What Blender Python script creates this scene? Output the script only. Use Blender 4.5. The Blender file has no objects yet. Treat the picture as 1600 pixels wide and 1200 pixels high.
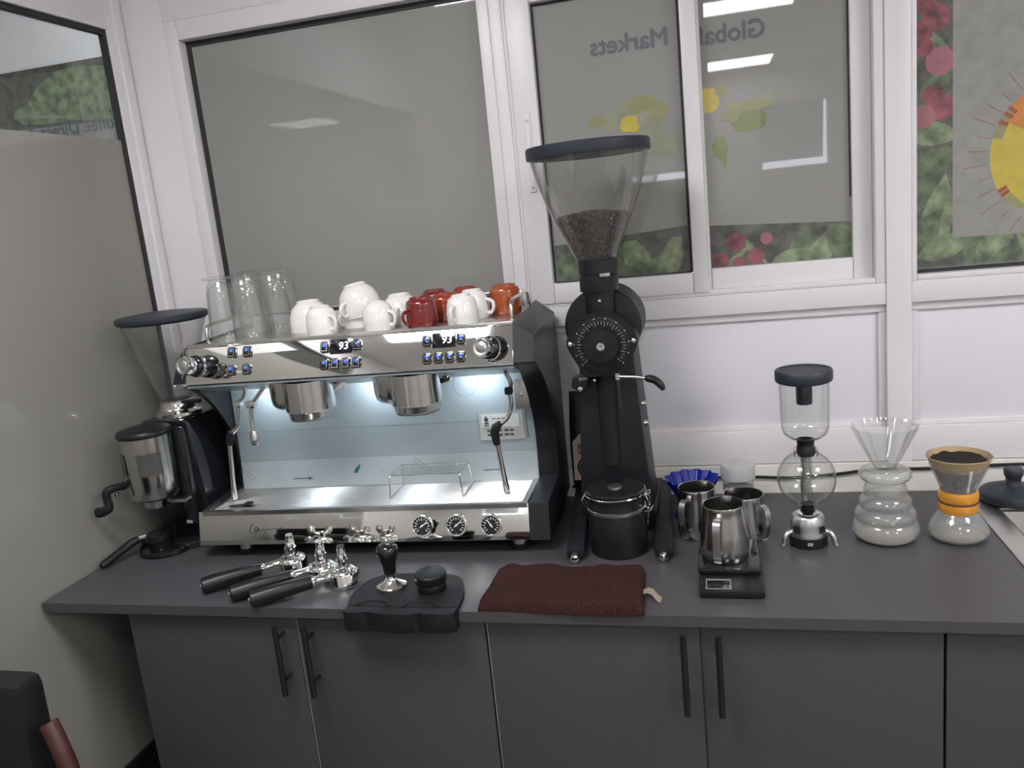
import bpy, bmesh, math, random
from math import pi, sin, cos, radians
from mathutils import Vector, Matrix, noise

random.seed(7)
SC = bpy.context.scene
COL = SC.collection
V = Vector

# ------------------------------------------------------------------ camera
def look(yaw, pitch, roll):
    cy, sy = cos(yaw), sin(yaw)
    f = V((-sy * cos(pitch), cy * cos(pitch), -sin(pitch)))
    r = V((cy, sy, 0)); u = r.cross(f)
    r2 = r * cos(roll) + u * sin(roll); u2 = u * cos(roll) - r * sin(roll)
    return Matrix((r2, u2, -f)).transposed().to_4x4()
cam_d = bpy.data.cameras.new('camera'); cam = bpy.data.objects.new('camera', cam_d); COL.objects.link(cam)
cam.matrix_world = Matrix.Translation((0, -1.879, 1.58)) @ look(radians(14.56), radians(11.495), radians(-5.879))
cam_d.sensor_width = 36; cam_d.lens = 36 * 1277.4 / 1600; cam_d.clip_start = .02
SC.camera = cam

# ------------------------------------------------------------------ world, lights, exposure
SC.view_settings.view_transform = 'Standard'; SC.view_settings.look = 'None'
SC.view_settings.gamma = 1; SC.view_settings.use_curve_mapping = False
SC.view_settings.exposure = 0.0
w = bpy.data.worlds.new('overcast_sky'); SC.world = w; w.use_nodes = True
bgn = w.node_tree.nodes['Background']; bgn.inputs[0].default_value = (.86, .93, 1, 1); bgn.inputs[1].default_value = 9
SC.cycles.transparent_max_bounces = 48
SC.cycles.max_bounces = 10
LAMP = 22          # strength of the ceiling panels
CEIL = 2.46

# ------------------------------------------------------------------ helpers
def sock(n, name): return n.inputs[name]
MATS = {}
def mat(name, col, rough=.5, metal=0, var=.06, vscale=30, bump=0, bscale=200, coat=0, emit=0, ecol=None, stretch=None, spec=.5):
    if name in MATS: return MATS[name]
    m = bpy.data.materials.new(name); m.use_nodes = True; nt = m.node_tree; b = nt.nodes['Principled BSDF']
    tc = nt.nodes.new('ShaderNodeTexCoord'); mp = nt.nodes.new('ShaderNodeMapping')
    nt.links.new(tc.outputs['Object'], mp.inputs['Vector'])
    if stretch: mp.inputs['Scale'].default_value = stretch
    nz = nt.nodes.new('ShaderNodeTexNoise'); nz.inputs['Scale'].default_value = vscale; nz.inputs['Detail'].default_value = 4
    nt.links.new(mp.outputs[0], nz.inputs['Vector'])
    rp = nt.nodes.new('ShaderNodeValToRGB'); nt.links.new(nz.outputs['Fac'], rp.inputs[0])
    c0 = [max(0, c * (1 - var)) for c in col[:3]]; c1 = [min(1, c * (1 + var)) for c in col[:3]]
    rp.color_ramp.elements[0].position = .3; rp.color_ramp.elements[1].position = .7
    rp.color_ramp.elements[0].color = (*c0, 1); rp.color_ramp.elements[1].color = (*c1, 1)
    nt.links.new(rp.outputs[0], b.inputs['Base Color'])
    b.inputs['Roughness'].default_value = rough; b.inputs['Metallic'].default_value = metal
    b.inputs['Specular IOR Level'].default_value = spec
    if coat: b.inputs['Coat Weight'].default_value = coat; b.inputs['Coat Roughness'].default_value = .015; b.inputs['Coat IOR'].default_value = 1.5
    if emit:
        b.inputs['Emission Color'].default_value = (*(ecol or col)[:3], 1); b.inputs['Emission Strength'].default_value = emit
    if bump:
        n2 = nt.nodes.new('ShaderNodeTexNoise'); n2.inputs['Scale'].default_value = bscale; n2.inputs['Detail'].default_value = 3
        nt.links.new(mp.outputs[0], n2.inputs['Vector'])
        bp = nt.nodes.new('ShaderNodeBump'); bp.inputs['Strength'].default_value = bump; bp.inputs['Distance'].default_value = .002
        nt.links.new(n2.outputs['Fac'], bp.inputs['Height']); nt.links.new(bp.outputs[0], b.inputs['Normal'])
    MATS[name] = m; return m

def glassmat(name, tint=(.97, .975, .97), edge=(.62, .63, .62), rough=.03, haze=0.0, ior=1.52):
    """thin clear glass: Fresnel mix of see-through and mirror, a little darker at grazing angles"""
    m = bpy.data.materials.new(name); m.use_nodes = True; nt = m.node_tree; nt.nodes.clear()
    out = nt.nodes.new('ShaderNodeOutputMaterial'); tr = nt.nodes.new('ShaderNodeBsdfTransparent'); gl = nt.nodes.new('ShaderNodeBsdfGlossy')
    gl.inputs['Roughness'].default_value = rough
    fr = nt.nodes.new('ShaderNodeFresnel'); ge = nt.nodes.new('ShaderNodeNewGeometry'); mr = nt.nodes.new('ShaderNodeMapRange')   # same reflectance from either side of the wall
    mr.inputs['To Min'].default_value = ior; mr.inputs['To Max'].default_value = 1/ior
    nt.links.new(ge.outputs['Backfacing'], mr.inputs['Value']); nt.links.new(mr.outputs[0], fr.inputs['IOR'])
    lw = nt.nodes.new('ShaderNodeLayerWeight'); lw.inputs[0].default_value = .35
    rp = nt.nodes.new('ShaderNodeValToRGB'); rp.color_ramp.elements[0].color = (*tint, 1); rp.color_ramp.elements[1].color = (*edge, 1)
    rp.color_ramp.elements[0].position = .45
    nt.links.new(lw.outputs['Facing'], rp.inputs[0]); nt.links.new(rp.outputs[0], tr.inputs[0])
    mx = nt.nodes.new('ShaderNodeMixShader'); nt.links.new(fr.outputs[0], mx.inputs[0]); nt.links.new(tr.outputs[0], mx.inputs[1]); nt.links.new(gl.outputs[0], mx.inputs[2])
    last = mx
    if haze:
        df = nt.nodes.new('ShaderNodeBsdfDiffuse'); nzz = nt.nodes.new('ShaderNodeTexNoise'); nzz.inputs['Scale'].default_value = 25
        df.inputs[0].default_value = (.8, .8, .78, 1)
        mm = nt.nodes.new('ShaderNodeMath'); mm.operation = 'MULTIPLY'; mm.inputs[1].default_value = haze * 2; nt.links.new(nzz.outputs['Fac'], mm.inputs[0])
        m2 = nt.nodes.new('ShaderNodeMixShader'); nt.links.new(mm.outputs[0], m2.inputs[0]); nt.links.new(mx.outputs[0], m2.inputs[1]); nt.links.new(df.outputs[0], m2.inputs[2]); last = m2
    nt.links.new(last.outputs[0], out.inputs[0]); MATS[name] = m; return m

def BM(): return bmesh.new()
def box(bm, x0, x1, y0, y1, z0, z1, b=0, seg=2):
    vs = [bm.verts.new(p) for p in ((x0,y0,z0),(x1,y0,z0),(x1,y1,z0),(x0,y1,z0),(x0,y0,z1),(x1,y0,z1),(x1,y1,z1),(x0,y1,z1))]
    fs = [bm.faces.new([vs[i] for i in f]) for f in ((3,2,1,0),(4,5,6,7),(0,1,5,4),(1,2,6,5),(2,3,7,6),(3,0,4,7))]
    if b:
        es = list({e for f in fs for e in f.edges})
        bmesh.ops.bevel(bm, geom=es, offset=b, segments=seg, profile=.6, affect='EDGES')
    return bm
def hexa(bm, lo, hi, b=0):
    """8-corner block: lo and hi are 4 points each, counter-clockwise from above"""
    vs = [bm.verts.new(p) for p in (*lo, *hi)]
    fs = [bm.faces.new([vs[i] for i in f]) for f in ((3,2,1,0),(4,5,6,7),(0,1,5,4),(1,2,6,5),(2,3,7,6),(3,0,4,7))]
    if b: bmesh.ops.bevel(bm, geom=list({e for f in fs for e in f.edges}), offset=b, segments=2, profile=.6, affect='EDGES')
    return bm
def lathe(bm, prof, seg=40, c=(0,0,0), M=None, wob=None):
    """revolve (r,z) profile about z; wob(a, z) scales the radius; M is applied before the shift by c"""
    c = V(c); rings = []
    for r, z in prof:
        if r < 1e-6:
            p = V((0,0,z)); p = (M @ p if M else p) + c; rings.append([bm.verts.new(p)])
        else:
            ring = []
            for i in range(seg):
                a = 2*pi*i/seg; rr = r * (wob(a, z) if wob else 1)
                p = V((rr*cos(a), rr*sin(a), z)); p = (M @ p if M else p) + c; ring.append(bm.verts.new(p))
            rings.append(ring)
    for A, B in zip(rings, rings[1:]):
        if len(A) == 1 and len(B) == 1: continue
        for i in range(seg):
            j = (i+1) % seg
            if len(A) == 1: bm.faces.new((A[0], B[j], B[i]))
            elif len(B) == 1: bm.faces.new((A[i], A[j], B[0]))
            else: bm.faces.new((A[i], A[j], B[j], B[i]))
    return bm
def cyl(bm, c, r, z0, z1, seg=32, b=.001, M=None, r1=None):
    r1 = r if r1 is None else r1; b = min(b, r*.4, abs(z1-z0)*.4)
    return lathe(bm, [(0,z0),(r-b,z0),(r,z0+b),(r1,z1-b),(r1-b,z1),(0,z1)], seg, c, M)
def catmull(pts, n=6):
    P = [V(p) for p in pts]; P = [P[0]*2-P[1]] + P + [P[-1]*2-P[-2]]; out = []
    for i in range(1, len(P)-2):
        for k in range(n):
            t = k/n; a, b, c, d = P[i-1:i+3]
            out.append(.5*((2*b) + (c-a)*t + (2*a-5*b+4*c-d)*t*t + (3*b-a-3*c+d)*t**3))
    out.append(P[-2]); return out
def tube(bm, pts, r, seg=10, closed=False):
    P = [V(p) for p in pts]; n = len(P); R = r if isinstance(r, (list, tuple)) else [r]*n
    up = None; rings = []
    for i, p in enumerate(P):
        a = P[(i-1) % n] if (closed or i) else p; b = P[(i+1) % n] if (closed or i < n-1) else p
        t = (b-a).normalized()
        if up is None: up = t.orthogonal().normalized()
        up = (up - t*up.dot(t)); up = up.normalized() if up.length > 1e-6 else t.orthogonal().normalized()
        s = t.cross(up)
        rings.append([bm.verts.new(p + (up*cos(2*pi*k/seg) + s*sin(2*pi*k/seg))*R[i]) for k in range(seg)])
    pairs = list(zip(rings, rings[1:])) + ([(rings[-1], rings[0])] if closed else [])
    for A, B in pairs:
        for k in range(seg):
            j = (k+1) % seg; bm.faces.new((A[k], A[j], B[j], B[k]))
    if not closed: bm.faces.new(rings[0][::-1]); bm.faces.new(rings[-1])
    return bm
def prism(bm, poly, a0, a1, ax='z', b=0):
    """extrude a 2-D outline: ax z -> (x,y), y -> (x,z), x -> (y,z)"""
    mk = {'z': lambda p,a: (p[0],p[1],a), 'y': lambda p,a: (p[0],a,p[1]), 'x': lambda p,a: (a,p[0],p[1])}[ax]
    A = [bm.verts.new(mk(p,a0)) for p in poly]; B = [bm.verts.new(mk(p,a1)) for p in poly]; n = len(poly)
    fs = [bm.faces.new(A[::-1]), bm.faces.new(B)] + [bm.faces.new((A[i],A[(i+1)%n],B[(i+1)%n],B[i])) for i in range(n)]
    if b:
        es = [e for e in {e for f in fs[:2] for e in f.edges}]
        bmesh.ops.bevel(bm, geom=es, offset=b, segments=2, profile=.6, affect='EDGES')
    return bm
def flat(bm, poly, y):                       # flat print outline facing -y
    bm.faces.new([bm.verts.new((p[0], y, p[1])) for p in poly]); return bm
def rotv(bm, vs0, M):
    """apply M to every vertex made after the first vs0 ones"""
    bm.verts.ensure_lookup_table()
    for v in bm.verts[vs0:]: v.co = M @ v.co
def xf(bm, M):
    bmesh.ops.transform(bm, matrix=M, verts=bm.verts); return bm
def obj(name, bm, m, parent=None, loc=None, rot=None, sharp=38):
    me = bpy.data.meshes.new(name)
    if isinstance(bm, bpy.types.Mesh): me = bm
    else:
        bmesh.ops.recalc_face_normals(bm, faces=bm.faces); bm.to_mesh(me); bm.free()
    me.polygons.foreach_set('use_smooth', [True]*len(me.polygons)); me.set_sharp_from_angle(angle=radians(sharp))
    me.materials.clear(); me.materials.append(MATS[m] if isinstance(m, str) else m)
    o = bpy.data.objects.new(name, me); COL.objects.link(o)
    if parent: o.parent = parent
    if loc: o.location = loc
    if rot: o.rotation_euler = rot
    return o
def top_of(o):
    while o.parent: o = o.parent
    return o
def wobj(name, bm, m, parent, sharp=38):
    """part given in world coordinates under an unrotated thing"""
    bmesh.ops.translate(bm, vec=-top_of(parent).location, verts=bm.verts); return obj(name, bm, m, parent, sharp=sharp)
def tag(o, label, cat, group=None, kind=None):
    o['label'] = label; o['category'] = cat
    if group: o['group'] = group
    if kind: o['kind'] = kind
    return o
def thing(name, label, cat, loc=(0,0,0), rz=0, group=None):
    o = bpy.data.objects.new(name, None); COL.objects.link(o); o.empty_display_size = .05
    o.location = loc; o.rotation_euler = (0,0,rz); return tag(o, label, cat, group)
def struct(name, bm, m, parent=None, sharp=38):
    o = obj(name, bm, m, parent, sharp=sharp)
    if not parent: o['kind'] = 'structure'
    return o
def copy_tree(o, parent=None):
    c = o.copy(); COL.objects.link(c); c.parent = parent
    for ch in list(o.children): copy_tree(ch, c)
    return c
def text_bm(s, size, bold=0, depth=0, mirror=False, align='LEFT', shear=0):
    cu = bpy.data.curves.new('lettering', 'FONT'); cu.body = s; cu.size = size; cu.extrude = depth; cu.align_x = align; cu.shear = shear; cu.resolution_u = 3
    o = bpy.data.objects.new('lettering', cu); COL.objects.link(o)
    bpy.context.view_layer.update()
    me = bpy.data.meshes.new_from_object(o.evaluated_get(bpy.context.evaluated_depsgraph_get()))
    bpy.data.objects.remove(o); bm = BM(); bm.from_mesh(me); bpy.data.meshes.remove(me)
    if bold:                                  # heavier strokes: the outline laid down again a little to each side
        src = [[v.co.copy() for v in f.verts] for f in bm.faces]
        for k, (dx, dy) in enumerate(((1,.3),(-1,-.3),(.3,1),(-.3,-1))):
            for co in src: bm.faces.new([bm.verts.new(c + V((dx*bold, dy*bold, .00005*(k+1)))) for c in co])
    if mirror: xf(bm, Matrix.Diagonal((-1,1,1,1)))
    return bm
FACE = Matrix.Rotation(pi/2, 4, 'X')          # text lying in xy -> standing, readable from -y

# ------------------------------------------------------------------ materials
mat('white_pvc', (.74,.715,.73), .32, var=.02, vscale=6)
mat('white_panel', (.74,.72,.76), .42, var=.02, vscale=4)
mat('cream_strip', (.74,.71,.66), .5, var=.03)
mat('gasket', (.02,.02,.022), .6)
mat('film', (.265,.26,.245), .6, var=.03, vscale=3, coat=1)
mat('film_left', (.275,.265,.24), .65, var=.03, vscale=2, coat=.5)
mat('wall_paint', (.72,.71,.69), .7, var=.03, vscale=5)
mat('ceiling_paint', (.86,.86,.85), .8, var=.02)
mat('floor_tile', (.12,.105,.095), .45, var=.15, vscale=8)
mat('dark_panel', (.012,.012,.014), .6)
mat('lamp_diffuser', (1,1,1), .4, emit=LAMP, ecol=(.99,.98,1))
mat('counter', (.068,.064,.07), .42, var=.12, vscale=400, bump=.05, bscale=900)
mat('cabinet', (.058,.057,.062), .48, var=.08, vscale=120, stretch=(3,3,.6))
mat('carcass', (.35,.34,.34), .6)
mat('handle_black', (.012,.012,.013), .35)
mat('chrome', (.80,.79,.77), .07, 1, var=.02)
mat('mirror_steel', (.76,.755,.73), .05, 1, var=.015, vscale=5)
mat('brushed', (.58,.58,.575), .30, 1, var=.08, vscale=40, stretch=(1,60,1), bump=.04)
mat('rod_steel', (.60,.60,.59), .28, 1, var=.03)
mat('group_steel', (.62,.615,.60), .16, 1, var=.04)
mat('pitcher_steel', (.52,.515,.50), .19, 1, var=.06, vscale=60, stretch=(1,1,.15))
mat('sink_steel', (.60,.58,.55), .28, 1, var=.06, vscale=30)
mat('backsplash_film', (.36,.415,.44), .30, .3, var=.03, vscale=8)
mat('backsplash_low', (.42,.47,.49), .30, .3, var=.03, vscale=8)
mat('black_gloss', (.010,.010,.012), .12, coat=.4)
mat('black_satin', (.009,.009,.011), .36, bump=.05, bscale=500, spec=.4)
mat('black_rubber', (.010,.010,.012), .6, spec=.3)
mat('black_metal', (.010,.010,.013), .42, bump=.05, bscale=900, spec=.35)
mat('slate_plastic', (.022,.028,.040), .45)
mat('side_grey', (.012,.013,.016), .33, spec=.45)
mat('white_china', (.80,.785,.76), .12, coat=.6, var=.01)
mat('red_glaze', (.17,.012,.010), .12, coat=.8, var=.15, vscale=60)
mat('brick_glaze', (.27,.035,.012), .12, coat=.8, var=.15, vscale=60)
mat('orange_glaze', (.36,.075,.018), .12, coat=.8, var=.15, vscale=60)
mat('cocoa_terry', (.042,.0185,.016), .95, var=.35, vscale=220, bump=.9, bscale=700, spec=.1)
mat('tag_cloth', (.55,.45,.34), .8)
mat('bean', (.032,.017,.012), .42, var=.45, vscale=160)
mat('grounds', (.016,.010,.010), .9, var=.4, vscale=500, bump=.9, bscale=900)
mat('filter_paper', (.42,.31,.18), .85, var=.1)
mat('amber_wood', (.62,.27,.025), .28, var=.08, vscale=40, coat=.3)
mat('cord_brown', (.10,.035,.02), .7)
mat('blue_plastic', (.010,.025,.30), .3, var=.05)
mat('white_print', (.72,.72,.72), .5)
mat('sticker', (.62,.62,.60), .45); mat('sticker_grey', (.42,.42,.40), .5)
mat('ink_dark', (.03,.04,.05), .6); mat('ink_teal', (.02,.13,.15), .5); mat('ink_grey', (.22,.27,.30), .5)
mat('led_blue', (.03,.10,.6), .3, emit=1.6, ecol=(.04,.12,1))
mat('led_white', (1,1,1), .3, emit=4, ecol=(.95,.97,1))
mat('work_light', (1,1,1), .3, emit=135, ecol=(.80,.91,1))
mat('screen_black', (.006,.006,.01), .12, coat=.5)
mat('red_wood', (.055,.017,.014), .4, var=.2)
mat('kraft', (.50,.42,.33), .6)
mat('lid_translucent', (.48,.47,.48), .35)
mat('powder_grey', (.30,.29,.29), .8)
mat('skirt_pale', (.66,.63,.60), .5)
for nm, c in dict(p_yellow=(.50,.40,.045), p_green=(.19,.22,.075), p_lime=(.25,.26,.12), p_red=(.22,.06,.075), p_orange=(.52,.20,.03), p_leaf=(.10,.135,.075), p_leaf_lt=(.17,.215,.12),
                  p_dark=(.085,.085,.07), p_grey=(.265,.26,.245), p_text=(.115,.13,.145), p_pink=(.33,.12,.15), p_brick=(.30,.07,.03), p_mapfade=(.265,.275,.19)).items():
    mat(nm, c, .6, var=.62 if nm in ('p_leaf','p_leaf_lt','p_dark','p_red') else .1, vscale=34, coat=1)
glassmat('glass'); glassmat('glass_hopper', (.95,.95,.945), (.55,.55,.54), .03, haze=.035)
glassmat('glass_hazy', (.96,.965,.96), (.66,.67,.66), .05, haze=.10)
glassmat('glass_latte', (.97,.975,.97), (.60,.61,.60), .04, haze=.035, ior=1.6)
glassmat('glass_clear_plastic', (.985,.985,.98), (.80,.80,.79), .04, haze=.02)
glassmat('pane_clear', (.80,.81,.79), (.7,.71,.7), .01)

# ------------------------------------------------------------------ room shell
RX, RY = 2.3, -4.6
struct('floor', box(BM(), -3.4, RX+.1, RY-.1, 1.2, -.06, 0), 'floor_tile')
struct('ceiling', box(BM(), -1.44, RX+.1, RY-.1, .08, CEIL, CEIL+.06), 'ceiling_paint')
struct('wall_right', box(BM(), RX, RX+.1, RY, .08, 0, CEIL), 'wall_paint')
WIN = [(-.62, -.03), (.35, .88)]               # two awning windows in the wall behind the viewer
bm = BM(); zs0, zs1 = 1.70, 2.22
xs = [-1.44, -.62, -.03, .35, .88, RX]
for i in range(5):
    if i in (1, 3): box(bm, xs[i], xs[i+1], RY-.1, RY, 0, zs0); box(bm, xs[i], xs[i+1], RY-.1, RY, zs1, CEIL)
    else: box(bm, xs[i], xs[i+1], RY-.1, RY, 0, CEIL)
struct('wall_rear', bm, 'wall_paint')
for k, (a, b) in enumerate(WIN):
    bm = BM()
    for q in ((a,a+.035,zs0,zs1),(b-.035,b,zs0,zs1),(a+.035,b-.035,zs0,zs0+.035),(a+.035,b-.035,zs1-.035,zs1)): box(bm, q[0], q[1], RY-.06, RY+.015, q[2], q[3])
    f = struct('window_%d' % (4+k), bm, 'white_pvc')
    mat('blind_pane', (.42,.44,.45), .35)
    sb = BM(); box(sb, a+.037, b-.055, -.01, .01, -.405, 0)
    obj('awning_sash', sb, 'blind_pane', f, loc=(0, RY-.03, zs1-.036), rot=(radians(-14), 0, 0))

# back wall: posts, rails and recessed panels, all white plastic sections
wb = struct('wall_back', box(BM(), -1.44, RX, .034, .08, 0, 1.36), 'white_pvc')
def part(nm, m, *bxs, parent=wb, b=.002):
    bm = BM()
    for q in bxs: box(bm, *q, b=b)
    return obj(nm, bm, m, parent)
part('corner_post', 'white_pvc', (-1.38, -1.268, 0, .06, .0, CEIL))
part('post', 'white_pvc', (-.455, -.427, -.002, .06, .0, CEIL))
part('post', 'white_pvc', (.352, .401, -.006, .06, .0, CEIL))
part('post', 'white_pvc', (1.30, 1.36, -.002, .06, .0, CEIL))
part('header', 'white_pvc', (-1.268, -.455, .0, .06, 2.125, CEIL)); part('header', 'white_pvc', (-.427, .352, .0, .06, 2.125, CEIL)); part('header', 'white_pvc', (.401, 1.30, .0, .06, 2.125, CEIL))
for a, b in ((-1.268,-.455), (-.427,.352), (.401,1.30)):
    part('rail', 'white_pvc', (a, b, -.003, .05, 1.318, 1.364))
    part('rail', 'white_pvc', (a, b, -.001, .05, .968, 1.046))
    part('bead', 'white_pvc', (a, b, .008, .05, 1.300, 1.318), (a, b, .008, .05, 1.046, 1.058), (a, a+.015, .008, .05, 1.058, 1.300), (b-.015, b, .008, .05, 1.058, 1.300), b=.003)
    part('panel', 'white_panel', (a+.015, b-.015, .016, .05, 1.058, 1.300))
part('wall_infill', 'white_panel', (1.36, RX, .0, .06, 0, CEIL))
struct('baseboard_back', box(BM(), -1.38, RX, -.008, .034, 0, .966, b=.002), 'cream_strip')

# windows of the back wall
def frame_ring(bm, x0, x1, z0, z1, wl, wr, wb_, wt, y0, y1, b=.003):
    box(bm, x0, x0+wl, y0, y1, z0, z1, b); box(bm, x1-wr, x1, y0, y1, z0, z1, b)
    box(bm, x0+wl, x1-wr, y0, y1, z0, z0+wb_, b); box(bm, x0+wl, x1-wr, y0, y1, z1-wt, z1, b); return bm
w1 = struct('window_1', frame_ring(BM(), -1.268, -.455, 1.364, 2.125, .036, .027, .03, .046, -.002, .05), 'white_pvc')
obj('gasket', frame_ring(BM(), -1.232, -.482, 1.394, 2.079, .012, .006, .006, .012, .026, .034, 0), 'gasket', w1)
obj('frosted_pane', box(BM(), -1.222, -.486, .030, .040, 1.398, 2.07), 'film', w1)
w2 = struct('window_2', frame_ring(BM(), -.427, .352, 1.364, 2.125, .008, .02, .012, .03, -.002, .05), 'white_pvc')
sl = obj('sash', frame_ring(BM(), -.419, -.012, 1.372, 2.10, .056, .034, .046, .07, -.006, .024, .004), 'white_pvc', w2)
obj('gasket', frame_ring(BM(), -.363, -.046, 1.418, 2.03, .004, .006, .003, .004, .012, .02, 0), 'gasket', sl)
pl = obj('printed_pane', box(BM(), -.363, -.046, .016, .022, 1.418, 2.03), 'film', w2)
sr = obj('sash', frame_ring(BM(), -.030, .332, 1.374, 2.10, .024, .04, .047, .07, .026, .05, .004), 'white_pvc', w2)
obj('gasket', box(BM(), .289, .292, .036, .04, 1.55, 2.03), 'gasket', sr)
pr = obj('printed_pane', box(BM(), -.010, .294, .040, .046, 1.418, 2.032), 'film', w2)
bm = BM(); prism(bm, [(-.396,1.63),(-.382,1.63),(-.382,1.80),(-.396,1.80)], -.010, -.004, 'y', .002); box(bm, -.393, -.385, -.012, -.008, 1.655, 1.76, .001)
pu = obj('sash_pull', bm, 'white_pvc', w2)
bm = BM()
for z in (1.64, 1.785): cyl(bm, (-.389, -.0105, z), .004, -.001, .001, 12, M=Matrix.Rotation(pi/2, 4, 'X'))
obj('screw', bm, 'brushed', pu)
w3 = struct('window_3', frame_ring(BM(), .401, 1.30, 1.364, 2.125, .012, .03, .012, .03, -.002, .05), 'white_pvc')
obj('gasket', frame_ring(BM(), .413, 1.27, 1.376, 2.095, .003, .005, .008, .005, .024, .03, 0), 'gasket', w3)
p3 = obj('printed_pane', box(BM(), .413, 1.27, .028, .034, 1.376, 2.095), 'film', w3)

# prints on the panes (flat, on the glass)
def clip(poly, x0, x1, z0, z1):
    def cut(pts, ins, inter):
        out = []
        for i, p in enumerate(pts):
            q = pts[(i+1) % len(pts)]
            if ins(p): out.append(p)
            if ins(p) != ins(q): out.append(inter(p, q))
        return out
    def ix(x): return lambda p, q: (x, p[1] + (q[1]-p[1])*(x-p[0])/(q[0]-p[0]))
    def iz(z): return lambda p, q: (p[0] + (q[0]-p[0])*(z-p[1])/(q[1]-p[1]), z)
    for ins, it in ((lambda p: p[0] >= x0, ix(x0)), (lambda p: p[0] <= x1, ix(x1)), (lambda p: p[1] >= z0, iz(z0)), (lambda p: p[1] <= z1, iz(z1))):
        if poly: poly = cut(poly, ins, it)
    return poly
def leaf(cx, cz, L, W, ang, n=14):
    pts = []
    for i in range(n+1):
        t = i/n; pts.append((t*L - L/2, W*sin(pi*t**.8)*.5))
    for i in range(n-1, 0, -1):
        t = i/n; pts.append((t*L - L/2, -W*sin(pi*t**.8)*.5))
    a = radians(ang); return [(cx + x*cos(a) - z*sin(a), cz + x*sin(a) + z*cos(a)) for x, z in pts]
def disc(cx, cz, rx, rz=None, n=20, a0=0, a1=2*pi): return [(cx + rx*cos(a0+(a1-a0)*i/n), cz + (rz or rx)*sin(a0+(a1-a0)*i/n)) for i in range(n)]
def blob(cx, cz, rx, rz, seed, n=26, amp=.35):
    out = []
    for i in range(n):
        a = 2*pi*i/n; k = 1 + amp*noise.noise(V((cos(a)*1.7+seed*3.1, sin(a)*1.7, seed)))+ .5*amp*noise.noise(V((cos(a)*5+seed, sin(a)*5, seed*7.7)))
        out.append((cx + rx*k*cos(a), cz + rz*k*sin(a)))
    return out
PR = dict(L=(pl, .0156, (-.357, -.053, 1.422, 2.025)), R=(pr, .0396, (-.008, .291, 1.422, 2.03)), W=(p3, .0276, (.417, 1.26, 1.386, 2.09)))
lay = {}
def pprint(pane, nm, m, poly):
    par, y, lim = PR[pane]; poly = clip(poly, *lim)
    if len(poly) < 3: return
    lay[pane] = lay.get(pane, 0) + 1
    obj(nm, flat(BM(), poly, y - .00002*lay[pane]), m, par)
# sliding window: photo strip of cherries and leaves along the bottom, faint map of continents above
pprint('L', 'print_photo', 'p_dark', [(-.37,1.40),(-.04,1.40),(-.04,1.523),(-.37,1.503)])
pprint('R', 'print_photo', 'p_dark', [(-.02,1.40),(.31,1.40),(.31,1.497),(-.02,1.517)])
for i, (x, z, L, W_, a) in enumerate([(-.33,1.45,.13,.055,60),(-.28,1.47,.12,.05,80),(-.24,1.45,.16,.05,40),(-.17,1.46,.13,.06,110),(-.13,1.43,.16,.05,30),(-.09,1.46,.12,.05,70),(-.20,1.43,.12,.04,150)]):
    pprint('L', 'print_leaf', ('p_leaf','p_leaf_lt')[i % 2], clip(leaf(x,z,L,W_,a), -.36,-.05,1.42,1.50+.0*i))
for i, (x, z, L, W_, a) in enumerate([(.19,1.45,.11,.055,80),(.23,1.44,.13,.05,60),(.27,1.46,.12,.06,110),(.17,1.425,.12,.05,20),(.05,1.44,.10,.014,40),(.09,1.45,.11,.012,-50)]):
    pprint('R', 'print_leaf', ('p_leaf','p_leaf_lt')[i % 2 if i < 4 else 1], clip(leaf(x,z,L,W_,a), -.02,.30,1.4,1.495))
for i, (x, z, r) in enumerate([(.05,1.475,.021),(.015,1.437,.018),(.092,1.44,.018),(.055,1.428,.014),(.115,1.477,.013)]):
    pprint('R', 'print_cherry', ('p_red','p_pink')[i == 4], clip(disc(x,z,r), -.02,.3,1.4,1.497))
for i, (pn, m, x, z, rx, rz) in enumerate([('R','p_green',.085,1.735,.040,.024),('R','p_lime',.095,1.765,.055,.012),('R','p_lime',.050,1.745,.020,.012),('R','p_green',.025,1.682,.016,.026),('R','p_green',.034,1.655,.005,.014),
        ('R','p_yellow',.008,1.785,.020,.028),('R','p_lime',.035,1.80,.016,.012),('R','p_mapfade',.14,1.775,.02,.012),
        ('L','p_mapfade',-.195,1.765,.045,.022),('L','p_lime',-.235,1.768,.024,.012),('L','p_mapfade',-.15,1.785,.05,.022),('L','p_lime',-.14,1.79,.03,.02),('L','p_mapfade',-.125,1.735,.026,.035),('L','p_yellow',-.165,1.752,.022,.018),('L','p_lime',-.10,1.77,.02,.02),('L','p_mapfade',-.09,1.70,.04,.022)]):
    pprint(pn, 'print_continent', m, blob(x, z, rx, rz, i+1))
bm = text_bm('Markets', .052, .0017, mirror=True); xf(bm, Matrix.Translation((-.070,.0154,1.906)) @ FACE); obj('print_lettering', bm, 'p_text', pl)
bm = text_bm('Global', .052, .0017, mirror=True); xf(bm, Matrix.Translation((.130,.0394,1.899)) @ FACE); obj('print_lettering', bm, 'p_text', pr)
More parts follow.
